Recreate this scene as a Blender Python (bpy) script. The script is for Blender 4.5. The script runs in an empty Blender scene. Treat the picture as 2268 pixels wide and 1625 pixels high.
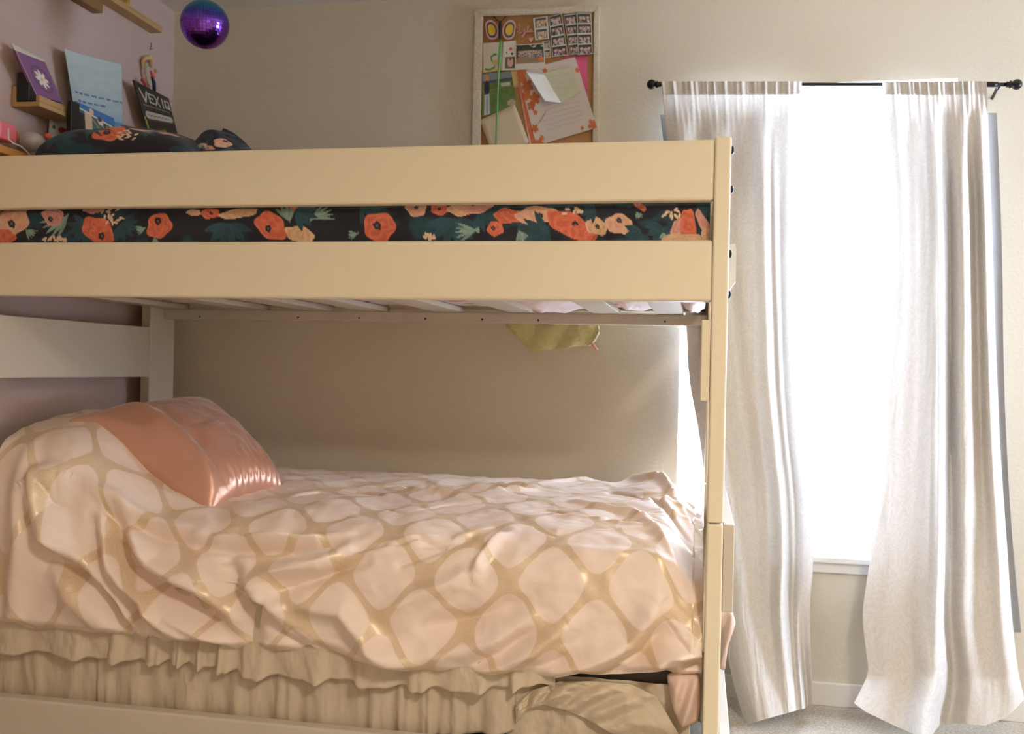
import bpy, bmesh, math, random
import numpy as np
from mathutils import Vector, Matrix
random.seed(7); rng = np.random.default_rng(7)
SC = bpy.context.scene
COL = SC.collection

# ------------------------------------------------------------------ camera
F, YAW, PITCH, ROLL, CZ = 2131.35, 0.1909, 0.0018, 0.0222, 1.1015
CAM = np.array([0.0, 0.0, CZ])
FWD = np.array([-math.sin(YAW)*math.cos(PITCH), math.cos(YAW)*math.cos(PITCH), math.sin(PITCH)])
_rt = np.array([math.cos(YAW), math.sin(YAW), 0.0]); _up = np.cross(_rt, FWD)
RT = _rt*math.cos(ROLL) + _up*math.sin(ROLL)
UP = -_rt*math.sin(ROLL) + _up*math.cos(ROLL)
cd = bpy.data.cameras.new('camera'); cam = bpy.data.objects.new('camera', cd); COL.objects.link(cam)
cd.sensor_width = 22.3; cd.lens = F/2268*22.3; cd.clip_start = 0.02
cd.dof.use_dof = True; cd.dof.focus_distance = 2.35; cd.dof.aperture_fstop = 2.8
M = Matrix.Identity(4)
for i in range(3):
    M[i][0] = RT[i]; M[i][1] = UP[i]; M[i][2] = -FWD[i]; M[i][3] = CAM[i]
cam.matrix_world = M
SC.camera = cam

# ------------------------------------------------------------------ light and exposure
SC.view_settings.view_transform = 'Standard'; SC.view_settings.look = 'None'
SC.view_settings.gamma = 1; SC.view_settings.use_curve_mapping = False
SC.view_settings.exposure = 0.27
W = bpy.data.worlds.new('sky'); SC.world = W; W.use_nodes = True
W.node_tree.nodes['Background'].inputs[0].default_value = (0.82, 0.98, 1.25, 1)
W.node_tree.nodes['Background'].inputs[1].default_value = 27.0
SC.cycles.use_denoising = True
SC.cycles.max_bounces = 10; SC.cycles.diffuse_bounces = 6; SC.cycles.transparent_max_bounces = 12
SC.cycles.sample_clamp_indirect = 6.0

LAMP_POS = (0.80, 0.30, 2.16)
LAMP_W = 40.0

# ------------------------------------------------------------------ pixel -> world helpers
def ray(px, py):
    return FWD*F + RT*(px-1134.0) - UP*(py-812.5)
def PY(px, py, Y):
    r = ray(px, py); return CAM + r*(Y/r[1])
def PX(px, py, X):
    r = ray(px, py); return CAM + r*(X/r[0])
def PZ(px, py, Z):
    r = ray(px, py); return CAM + r*((Z-CZ)/r[2])
def s2l(c):
    c = np.asarray(c, float)
    return np.where(c <= 0.04045, c/12.92, ((c+0.055)/1.055)**2.4)
def rgb(r, g, b):
    return s2l(np.array([r, g, b])/255.0)

# ------------------------------------------------------------------ materials
MATS = {}
def mat(name, col, rough=0.6, metal=0.0, bump=0.0, bscale=200.0, var=0.0, vscale=8.0, sheen=0.0, trans=0.0, spec=0.5, attr=None, bdetail=4, coat=0.0):
    if name in MATS: return MATS[name]
    m = bpy.data.materials.new(name); m.use_nodes = True
    nt = m.node_tree; N = nt.nodes; L = nt.links
    b = N['Principled BSDF']
    col = tuple(float(x) for x in col[:3])
    b.inputs['Base Color'].default_value = (*col, 1)
    b.inputs['Roughness'].default_value = rough; b.inputs['Metallic'].default_value = metal
    b.inputs['Specular IOR Level'].default_value = spec
    if sheen: b.inputs['Sheen Weight'].default_value = sheen
    if coat: b.inputs['Coat Weight'].default_value = coat
    tc = N.new('ShaderNodeTexCoord')
    src = None
    if attr:
        a = N.new('ShaderNodeAttribute'); a.attribute_name = attr; src = a.outputs['Color']
    if var:
        nz = N.new('ShaderNodeTexNoise'); nz.inputs['Scale'].default_value = vscale; nz.inputs['Detail'].default_value = 5
        L.new(tc.outputs['Object'], nz.inputs['Vector'])
        mr = N.new('ShaderNodeMapRange'); mr.inputs[3].default_value = 1-var; mr.inputs[4].default_value = 1+var
        L.new(nz.outputs['Fac'], mr.inputs[0])
        mx = N.new('ShaderNodeVectorMath'); mx.operation = 'SCALE'
        if src: L.new(src, mx.inputs[0])
        else: mx.inputs[0].default_value = col
        L.new(mr.outputs[0], mx.inputs['Scale']); src = mx.outputs[0]
    if src: L.new(src, b.inputs['Base Color'])
    if bump:
        nz = N.new('ShaderNodeTexNoise'); nz.inputs['Scale'].default_value = bscale; nz.inputs['Detail'].default_value = bdetail
        L.new(tc.outputs['Object'], nz.inputs['Vector'])
        bp = N.new('ShaderNodeBump'); bp.inputs['Strength'].default_value = bump; bp.inputs['Distance'].default_value = 0.004
        L.new(nz.outputs['Fac'], bp.inputs['Height']); L.new(bp.outputs[0], b.inputs['Normal'])
    if trans:
        t = N.new('ShaderNodeBsdfTranslucent'); ms = N.new('ShaderNodeMixShader'); ms.inputs[0].default_value = trans
        if src: L.new(src, t.inputs[0])
        else: t.inputs[0].default_value = (*col, 1)
        out = N['Material Output']
        L.new(b.outputs[0], ms.inputs[1]); L.new(t.outputs[0], ms.inputs[2]); L.new(ms.outputs[0], out.inputs[0])
    MATS[name] = m
    return m

WALL = mat('wall_beige', rgb(217, 207, 188), 0.75, bump=0.25, bscale=90, var=0.02, vscale=60)
MAUVE = mat('wall_mauve', rgb(187, 164, 156), 0.8, bump=0.25, bscale=90, var=0.02, vscale=60)
CEIL = mat('ceiling_white', rgb(222, 214, 198), 0.9, bump=0.5, bscale=60)
TRIM = mat('trim_white', rgb(236, 233, 226), 0.45)
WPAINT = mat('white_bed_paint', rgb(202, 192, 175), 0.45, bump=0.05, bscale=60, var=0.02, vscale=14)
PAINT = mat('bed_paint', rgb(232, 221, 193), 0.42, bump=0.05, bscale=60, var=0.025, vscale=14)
DARK = mat('dark_metal', rgb(30, 30, 32), 0.35, 0.6)
BLACKM = mat('black_plastic', rgb(18, 18, 20), 0.4)
WOOD = mat('shelf_wood', rgb(176, 140, 92), 0.55, var=0.15, vscale=25)
ATTR = mat('printed_paper', (0.8, 0.8, 0.8), 0.6, attr='paint')
CLOTHP = mat('printed_cotton', (0.8, 0.8, 0.8), 0.75, attr='paint', bump=0.15, bscale=500, sheen=0.1)
PAPER = mat('white_paper', rgb(238, 236, 230), 0.7)

# ------------------------------------------------------------------ object helpers
def tag(o, label=None, cat=None, group=None, kind=None):
    if label: o['label'] = label
    if cat: o['category'] = cat
    if group: o['group'] = group
    if kind: o['kind'] = kind
    return o
def mesh(name, V, Fc, m, parent=None, smooth=False, uv=None):
    me = bpy.data.meshes.new(name)
    me.from_pydata([tuple(float(a) for a in v) for v in V], [], [tuple(int(a) for a in f) for f in Fc]); me.validate(); me.update()
    if m: me.materials.append(m)
    if smooth: me.polygons.foreach_set('use_smooth', [True]*len(me.polygons))
    o = bpy.data.objects.new(name, me); COL.objects.link(o)
    if parent:
        o.parent = parent; o.matrix_parent_inverse = Matrix.Identity(4)
        o.location = -rootloc(parent)
    return o
def rootloc(p):
    v = Vector(p.location); q = p.parent
    while q: v = v+q.location; q = q.parent
    return v
def empty(name, loc):
    o = bpy.data.objects.new(name, None); COL.objects.link(o); o.location = tuple(loc); o.empty_display_size = 0.05
    return o
def from_bm(name, bm, m, parent=None, smooth=False):
    me = bpy.data.meshes.new(name); bm.normal_update(); bm.to_mesh(me); bm.free()
    if m: me.materials.append(m)
    if smooth: me.polygons.foreach_set('use_smooth', [True]*len(me.polygons))
    o = bpy.data.objects.new(name, me); COL.objects.link(o)
    if parent:
        o.parent = parent; o.location = -rootloc(parent)
    return o
def bm_box(bm, x0, x1, y0, y1, z0, z1, bev=0.0, seg=2):
    vs = [bm.verts.new(c) for c in ((x0,y0,z0),(x1,y0,z0),(x1,y1,z0),(x0,y1,z0),(x0,y0,z1),(x1,y0,z1),(x1,y1,z1),(x0,y1,z1))]
    fs = [bm.faces.new([vs[i] for i in f]) for f in ((3,2,1,0),(4,5,6,7),(0,1,5,4),(1,2,6,5),(2,3,7,6),(3,0,4,7))]
    if bev:
        es = list({e for f in fs for e in f.edges})
        bmesh.ops.bevel(bm, geom=es, offset=bev, segments=seg, affect='EDGES', profile=0.5)
def box(name, x0, x1, y0, y1, z0, z1, m, parent=None, bev=0.0, seg=3):
    bm = bmesh.new(); bm_box(bm, x0, x1, y0, y1, z0, z1, bev, seg)
    o = from_bm(name, bm, m, parent)
    return o
def bm_tube(bm, pts, r, n=10, caps=True):
    pts = [Vector(tuple(map(float, p))) for p in pts]; rings = []
    rr = r if hasattr(r, '__len__') else [r]*len(pts)
    prev = None
    for i, p in enumerate(pts):
        t = (pts[min(i+1, len(pts)-1)]-pts[max(i-1, 0)])
        t = t.normalized() if t.length > 1e-9 else Vector((0,0,1))
        a = prev if prev is not None else (Vector((0,0,1)) if abs(t.z) < 0.9 else Vector((1,0,0)))
        u = (a - t*a.dot(t)).normalized(); v = t.cross(u); prev = u
        rings.append([bm.verts.new(p+(u*math.cos(2*math.pi*k/n)+v*math.sin(2*math.pi*k/n))*rr[i]) for k in range(n)])
    for a, b in zip(rings[:-1], rings[1:]):
        for k in range(n): bm.faces.new((a[k], a[(k+1)%n], b[(k+1)%n], b[k]))
    if caps:
        bm.faces.new(rings[0][::-1]); bm.faces.new(rings[-1])
def tube(name, pts, r, m, parent=None, n=10):
    bm = bmesh.new(); bm_tube(bm, pts, r, n); bmesh.ops.recalc_face_normals(bm, faces=bm.faces)
    return from_bm(name, bm, m, parent, True)
def sphere(name, c, r, m, parent=None, sc=(1,1,1), seg=32):
    bm = bmesh.new(); bmesh.ops.create_uvsphere(bm, u_segments=seg, v_segments=seg//2, radius=r)
    bmesh.ops.scale(bm, vec=sc, verts=bm.verts); bmesh.ops.translate(bm, vec=tuple(c), verts=bm.verts)
    return from_bm(name, bm, m, parent, True)
def grid_faces(nu, nv):
    i = np.arange(nu-1)[:, None]*nv + np.arange(nv-1)[None, :]
    return np.stack([i, i+nv, i+nv+1, i+1], -1).reshape(-1, 4)
def sheet(name, P, m, parent=None, uv=None, color=None, thick=0.0, flip=False, offset=1):
    """P: (nu,nv,3) grid of points"""
    nu, nv, _ = P.shape
    me = bpy.data.meshes.new(name); f = grid_faces(nu, nv)
    if flip: f = f[:, ::-1]
    me.vertices.add(nu*nv); me.vertices.foreach_set('co', P.reshape(-1).astype(np.float32))
    me.loops.add(f.size); me.loops.foreach_set('vertex_index', f.reshape(-1).astype(np.int32))
    me.polygons.add(len(f)); me.polygons.foreach_set('loop_start', (np.arange(len(f))*4).astype(np.int32))
    me.polygons.foreach_set('use_smooth', [True]*len(f)); me.update(calc_edges=True)
    if uv is not None:
        l = me.uv_layers.new(name='UVMap'); l.data.foreach_set('uv', uv.reshape(-1, 2)[f.reshape(-1)].reshape(-1).astype(np.float32))
    if color is not None:
        a = me.color_attributes.new('paint', 'FLOAT_COLOR', 'POINT')
        c = np.concatenate([color.reshape(-1, 3), np.ones((nu*nv, 1))], 1); a.data.foreach_set('color', c.reshape(-1).astype(np.float32))
    me.materials.append(m); me.validate()
    o = bpy.data.objects.new(name, me); COL.objects.link(o)
    if parent: o.parent = parent; o.location = -rootloc(parent)
    if thick:
        s = o.modifiers.new('thickness', 'SOLIDIFY'); s.thickness = thick; s.offset = offset
    return o
def interp(x, pts):
    p = np.array(pts, float); return np.interp(x, p[:, 0], p[:, 1])
def sstep(x, a, b):
    t = np.clip((x-a)/(b-a), 0, 1); return t*t*(3-2*t)
def vnoise(x, y, seed=0):
    """smooth value noise for arrays"""
    g = np.random.default_rng(seed).random((257, 257))*2-1
    xi = np.floor(x).astype(int); yi = np.floor(y).astype(int); fx = x-xi; fy = y-yi
    fx = fx*fx*(3-2*fx); fy = fy*fy*(3-2*fy); a = xi % 256; b = yi % 256
    return (g[a, b]*(1-fx)+g[a+1, b]*fx)*(1-fy)+(g[a, b+1]*(1-fx)+g[a+1, b+1]*fx)*fy
def fbm(x, y, seed=0, o=3):
    return sum(vnoise(x*2**k, y*2**k, seed+k)/2**k for k in range(o))
def segdist(u, v, pts):
    """distance to polyline, signed by side, and position along 0..1"""
    best = np.full(u.shape, 1e9); sg = np.zeros(u.shape); al = np.zeros(u.shape)
    n = len(pts)-1
    for i in range(n):
        (ax, ay), (bx, by) = pts[i], pts[i+1]
        dx, dy = bx-ax, by-ay; L2 = dx*dx+dy*dy+1e-12
        t = np.clip(((u-ax)*dx+(v-ay)*dy)/L2, 0, 1)
        ex, ey = u-(ax+t*dx), v-(ay+t*dy); d = np.hypot(ex, ey)
        m_ = d < best; best = np.where(m_, d, best)
        sg = np.where(m_, np.sign(ex*dy-ey*dx), sg); al = np.where(m_, (i+t)/n, al)
    return best, sg, al

# ================================================================== the room
D, XL, XR, YB, H = 3.369, -1.998, 2.35, -1.35, 2.44
T = 0.16
WX0, WX1 = -0.063, 0.815
WZ0 = float(PY(1860, 1232, D)[2]); WZ1 = 2.085
tag(box('floor', XL-T, XR+T, YB-T, D+T, -0.1, 0.0,
        mat('carpet', rgb(190, 180, 164), 1.0, bump=1.0, bscale=160, var=0.85, vscale=120, sheen=0.2)), kind='structure')
tag(box('ceiling', XL-T, XR+T, YB-T, D+T, H, H+0.1, CEIL), kind='structure')
tag(box('wall_left', XL-T, XL, YB-T, D+T, 0, H, MAUVE), kind='structure')
RW0, RW1, RZ0, RZ1 = 2.48, 3.05, 0.75, 2.085       # unseen opening added in the right wall to brighten that side
bm = bmesh.new(); bm_box(bm, XR, XR+T, YB-T, RW0, 0, H); bm_box(bm, XR, XR+T, RW1, D+T, 0, H); bm_box(bm, XR, XR+T, RW0, RW1, 0, RZ0); bm_box(bm, XR, XR+T, RW0, RW1, RZ1, H)
tag(from_bm('wall_right', bm, WALL), kind='structure')
w2 = empty('added_fill_window', (XR, RW0, RZ0)); tag(w2, kind='structure')  # window added out of view as daylight fill for back wall and curtains
bm = bmesh.new()
for a_, b_, c_, d_ in ((RW0, RW0+.05, RZ0, RZ1), (RW1-.05, RW1, RZ0, RZ1), (RW0, RW1, RZ0, RZ0+.05), (RW0, RW1, RZ1-.05, RZ1), ((RW0+RW1)/2-.02, (RW0+RW1)/2+.02, RZ0, RZ1)):
    bm_box(bm, XR+.09, XR+.14, a_, b_, c_, d_)
from_bm('window_frame', bm, TRIM, w2)
bm = bmesh.new(); bm_box(bm, XR-.03, XR+.09, RW0-.03, RW1+.03, RZ0-.02, RZ0+.001, .004); from_bm('window_sill', bm, TRIM, w2)
tag(box('wall_front', XL, XR, YB-T, YB, 0, H, WALL), kind='structure')
bm = bmesh.new()
bm_box(bm, XL, WX0, D, D+T, 0, H); bm_box(bm, WX1, XR, D, D+T, 0, H)
bm_box(bm, WX0, WX1, D, D+T, 0, WZ0); bm_box(bm, WX0, WX1, D, D+T, WZ1, H)
tag(from_bm('wall_back', bm, WALL), kind='structure')
def baseboard(name, x0, x1, y0, y1):
    bm = bmesh.new(); bm_box(bm, x0, x1, y0, y1, 0.0, 0.078, 0.004, 2)
    tag(from_bm(name, bm, TRIM), kind='structure')
baseboard('baseboard_back', XL, XR, D-0.014, D)
baseboard('baseboard_left', XL, XL+0.014, YB, D-0.014)
baseboard('baseboard_right', XR-0.014, XR, YB, D-0.014)
# window
win = empty('window_1', (WX0, D, WZ0)); tag(win, kind='structure')
bm = bmesh.new(); fw = 0.03
bm_box(bm, WX0, WX0+fw, D+0.09, D+0.14, WZ0, WZ1); bm_box(bm, WX1-fw, WX1, D+0.09, D+0.14, WZ0, WZ1)
bm_box(bm, WX0, WX1, D+0.09, D+0.14, WZ1-fw, WZ1); bm_box(bm, WX0, WX1, D+0.09, D+0.14, WZ0, WZ0+0.012)
from_bm('window_frame', bm, TRIM, win)
g = bpy.data.materials.new('window_glass'); g.use_nodes = True; nt = g.node_tree
nt.nodes.remove(nt.nodes['Principled BSDF'])
tr = nt.nodes.new('ShaderNodeBsdfTransparent'); gl = nt.nodes.new('ShaderNodeBsdfGlossy'); gl.inputs['Roughness'].default_value = 0.02
ms = nt.nodes.new('ShaderNodeMixShader'); ms.inputs[0].default_value = 0.05
nt.links.new(tr.outputs[0], ms.inputs[1]); nt.links.new(gl.outputs[0], ms.inputs[2]); nt.links.new(ms.outputs[0], nt.nodes['Material Output'].inputs[0])
box('window_pane', WX0+fw, WX1-fw, D+0.112, D+0.116, WZ0+0.012, WZ1-fw, g, win)
bm = bmesh.new()
bm_box(bm, WX0-0.03, WX1+0.03, D-0.03, D+0.09, WZ0-0.02, WZ0+0.001, 0.004)
bm_box(bm, WX0-0.015, WX1+0.015, D-0.014, D, WZ0-0.055, WZ0-0.02, 0.003)
from_bm('window_sill', bm, TRIM, win)

# ceiling lamp (lights the room from above and beside the camera)
lt = empty('ceiling_light', (LAMP_POS[0], LAMP_POS[1], H)); tag(lt, 'round frosted ceiling light of the bedroom, overhead', 'ceiling light')
lm = bpy.data.materials.new('lamp_glass'); lm.use_nodes = True
b = lm.node_tree.nodes['Principled BSDF']; b.inputs['Base Color'].default_value = (1, .9, .75, 1)
b.inputs['Emission Color'].default_value = (1, .84, .66, 1); b.inputs['Emission Strength'].default_value = 14
sphere('lamp_shade', (LAMP_POS[0], LAMP_POS[1], H-0.10), 0.17, lm, lt, (1, 1, 0.5))
tube('mount', [(LAMP_POS[0], LAMP_POS[1], H-0.05), (LAMP_POS[0], LAMP_POS[1], H)], 0.09, DARK, lt, 24)
ld = bpy.data.lights.new('lamp_bulb', 'AREA'); ld.shape = 'DISK'; ld.size = 0.34; ld.energy = LAMP_W; ld.color = (1.0, 0.91, 0.80)
lo = bpy.data.objects.new('lamp_bulb', ld); COL.objects.link(lo); lo.parent = lt; lo.location = (0, 0, LAMP_POS[2]-H)

# ================================================================== bunk bed
Y1, Y2 = 2.2834, 3.264
PX0, PX1 = 0.028, 0.0655                # end post thickness
HX = -1.906                             # inner face of the head end
ZT, ZB, MT, MB = 1.647, 1.5045, 1.412, 1.2686
bed = empty('bunk_bed', (-0.94, (Y1+Y2)/2, 0)); tag(bed, 'cream painted wooden bunk bed with solid guard rails', 'bed')
ZJ = float(PY(1587, 1160, Y1)[2])       # joint between lower and upper frame
RX0, RX1 = HX-0.03, PX0-0.001
YR0, YR1 = Y1+0.004, Y1+0.042
def board(name, x0, x1, y0, y1, z0, z1, bev=0.006):
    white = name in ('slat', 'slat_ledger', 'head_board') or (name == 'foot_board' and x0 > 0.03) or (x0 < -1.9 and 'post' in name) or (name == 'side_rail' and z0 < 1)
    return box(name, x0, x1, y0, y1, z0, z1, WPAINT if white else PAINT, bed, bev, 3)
board('guard_rail', RX0, RX1, YR0, YR1, ZB, ZT, 0.007)
board('side_rail', RX0, RX1, YR0, YR1, MB, MT, 0.007)
board('guard_rail', RX0, RX1, Y2-0.04, Y2-0.002, ZB, ZT, 0.007)
board('side_rail', RX0, RX1, Y2-0.04, Y2-0.002, 1.30, MT, 0.007)
# ledgers carrying the slats
SLZ = 1.2546+0.036
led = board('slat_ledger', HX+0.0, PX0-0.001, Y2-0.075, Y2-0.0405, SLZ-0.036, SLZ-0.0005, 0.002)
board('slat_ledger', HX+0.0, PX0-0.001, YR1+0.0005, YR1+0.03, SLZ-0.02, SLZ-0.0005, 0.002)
holes = [443, 660, 795, 942, 1068, 1192, 1473]
for hx in holes:
    p = PY(hx, interp(hx, [(443, 701), (800, 704), (1473, 712)]), Y2-0.0755)
    tube('screw_hole', [p, p+np.array([0, 0.006, 0])], 0.0035, BLACKM, bed, 10).location = -Vector(bed.location)
# slats
far = [(312, 363), (535, 590), (675, 733), (802, 856), (961, 1025), (1126, 1182), (1313, 1373), (1452, 1514)]
for a, b_ in far:
    x0 = PY(a, 700, Y2-0.075)[0]; x1 = PY(b_, 700, Y2-0.075)[0]
    if x0 < HX: x0 = HX+0.012
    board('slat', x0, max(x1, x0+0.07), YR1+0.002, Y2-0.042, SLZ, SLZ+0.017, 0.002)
# posts: upper and lower part of every corner
PD = 0.16
for (xa, xb) in ((PX0, PX1), (HX-0.038, HX)):
    for (ya, yb) in ((Y1, Y1+0.07), (Y2-PD, Y2)):
        board('upper_post', xa, xb, ya, yb, ZJ+0.0015, 1.652, 0.005)
        board('lower_post', xa, xb, ya-0.002, yb, 0.0, ZJ-0.0015, 0.005)
# end boards
HB1 = float(PX(160, (694.7+724.7)/2, HX)[2]); HB0 = float(PX(160, 836, HX)[2])
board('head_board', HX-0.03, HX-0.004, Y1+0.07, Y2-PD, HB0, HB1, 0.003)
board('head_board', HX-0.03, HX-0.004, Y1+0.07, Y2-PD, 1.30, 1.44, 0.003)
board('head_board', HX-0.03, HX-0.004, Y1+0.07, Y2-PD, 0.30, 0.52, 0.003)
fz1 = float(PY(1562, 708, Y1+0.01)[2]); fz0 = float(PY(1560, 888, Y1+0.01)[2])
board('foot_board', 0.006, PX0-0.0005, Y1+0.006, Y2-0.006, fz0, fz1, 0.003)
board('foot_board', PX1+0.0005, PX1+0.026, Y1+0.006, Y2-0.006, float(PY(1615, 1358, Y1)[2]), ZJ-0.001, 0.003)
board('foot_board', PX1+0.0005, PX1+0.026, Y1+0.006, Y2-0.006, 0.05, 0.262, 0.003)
board('foot_board', PX0+0.004, PX1-0.004, Y1+0.07, Y2-PD, 1.44, 1.60, 0.003)
# lower side rails
LZ = 0.188
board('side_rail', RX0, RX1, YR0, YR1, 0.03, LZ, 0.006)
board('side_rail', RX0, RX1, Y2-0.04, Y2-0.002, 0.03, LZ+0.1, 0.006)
# bolts on the foot end, ladder hook
for (bx, by) in ((1617, 333), (1617, 420), (1616, 562), (1615, 652)):
    p = PY(bx, by, Y1+0.03); c = Vector((PX1, Y1+0.03, float(p[2])))
    o = tube('bolt', [c-Vector((0.001, 0, 0)), c+Vector((0.005, 0, 0)), c+Vector((0.007, 0, 0))], [0.010, 0.009, 0.005], DARK, bed, 14); o['label'] = 'dark metal bolt head'
za, zb = float(PY(1620, 545, Y1+0.08)[2]), float(PY(1620, 625, Y1+0.08)[2]); zc = float(PY(1620, 650, Y1+0.08)[2])
STEEL = mat('white_steel', rgb(225, 228, 228), 0.35)
V = []
prof = [(PX1, za), (PX1+0.015, za+0.002), (PX1+0.018, za-0.01), (PX1+0.018, zb), (PX1+0.006, zc+0.01), (PX1, zc)]
for y in (Y1+0.055, Y1+0.10):
    V += [(x, y, z) for x, z in prof]
n = len(prof)
hk = mesh('ladder_hook', V, [tuple(range(n))[::-1], tuple(range(n, 2*n))]+[(i, (i+1) % n, n+(i+1) % n, n+i) for i in range(n)], STEEL, bed)
hk['label'] = 'white steel ladder hook'

# ================================================================== floral print
NAVY = rgb(22, 24, 36)
def petals(u, v, cx, cy, rx, ry, rot, n=5, amp=0.12, ph=0.0):
    c, s = math.cos(rot), math.sin(rot); x = (u-cx)*c+(v-cy)*s; y = -(u-cx)*s+(v-cy)*c
    th = np.arctan2(y/ry, x/rx); r = np.hypot(x/rx, y/ry)
    return r/(1+amp*np.cos(n*th+ph)+0.05*np.cos(3*th+2*ph)), th
def paint_flowers(u, v, items, seed=3, unit=1.0):
    """u,v in pixels-like units; returns linear colours"""
    C = np.empty(u.shape+(3,)); C[:] = NAVY
    t = fbm(u/60, v/45, seed, 3)
    C = C*(1-0.85*sstep(t, 0.28, 0.75)[..., None]) + 0.85*sstep(t, 0.28, 0.75)[..., None]*rgb(26, 66, 76)
    def mix(mk, col):
        nonlocal C
        mk = np.clip(mk, 0, 1)[..., None]; C = C*(1-mk)+col*mk
    for k, cx, cy, rx, ry, rot, *ctr in items:
        if k in ('teal', 'mint'):
            base = rgb(34, 70, 80) if k == 'teal' else rgb(128, 156, 142)
            nl = 6 if k == 'teal' else 5
            spread = 2.6 if k == 'teal' else 1.1
            for j in range(nl):
                a = rot+(j/(nl-1)-0.5)*spread
                lx, ly = cx+math.cos(a)*rx*0.5, cy+math.sin(a)*ry*0.5
                c, s = math.cos(a), math.sin(a); x = (u-lx)*c+(v-ly)*s; y = -(u-lx)*s+(v-ly)*c
                w = (ry*0.20 if k == 'teal' else ry*0.12)
                d = np.abs(y)/(w*np.clip(1-(x/(rx*0.55))**2, 0.001, 1)) + np.where(np.abs(x) > rx*0.55, 9, 0)
                mix(1-sstep(d, 0.85, 1.1), base*(1+0.15*(j % 3-1)))
                if k == 'teal': mix((1-sstep(np.abs(y), 0.5, 1.3))*(np.abs(x) < rx*0.5)*0.5, base*0.5)
        elif k == 'sprig':
            r_ = random.Random(int(cx))
            for j in range(16):
                a = r_.random()*6.28; rr = math.sqrt(r_.random()); lx, ly = cx+rx*rr*math.cos(a), cy+ry*rr*math.sin(a); ang = r_.random()*3
                d, _ = petals(u, v, lx, ly, 6.0, 2.6, ang, 2, 0.0); mix(1-sstep(d, 0.8, 1.1), rgb(226, 196, 165))
        else:
            base = {'coral': rgb(212, 112, 82), 'peach': rgb(218, 174, 146), 'pink': rgb(206, 156, 144), 'beige': rgb(214, 178, 140)}[k]
            dk = {'coral': rgb(172, 72, 52), 'peach': rgb(200, 140, 120), 'pink': rgb(190, 110, 100), 'beige': rgb(190, 140, 110)}[k]
            d, th = petals(u, v, cx, cy, rx, ry, rot, 5, 0.07, cx)
            cx2, cy2 = ctr if len(ctr) == 2 else (cx, cy)
            st = 0.5+0.5*np.sin(d*9+3*vnoise(u/11, v/11, int(cx) % 50)+1.5*np.sin(2*th+cx))
            col = base*(1-0.55*st[..., None])+dk*0.55*st[..., None]
            edge = sstep(d, 0.75, 0.95)[..., None]; col = col*(1-edge*0.3)+edge*0.3*base*1.25
            mk = np.clip(1-sstep(d, 0.97, 1.04), 0, 1)[..., None]; C = C*(1-mk)+col*mk
            if ctr is not None and len(ctr) != 1:
                q = min(rx, ry)*0.28; d2, _ = petals(u, v, cx2, cy2, q*1.15, q*0.9, rot+0.6, 5, 0.1)
                mix(1-sstep(d2, 0.85, 1.1), rgb(28, 26, 38)); d3 = d2*2.6; mix((1-sstep(d3, 0.8, 1.1))*0.6, rgb(120, 120, 135))
    C *= (1+0.10*fbm(u/3.0, v/3.0, 21, 2))[..., None]
    return np.clip(C, 0.003, 1)
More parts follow.
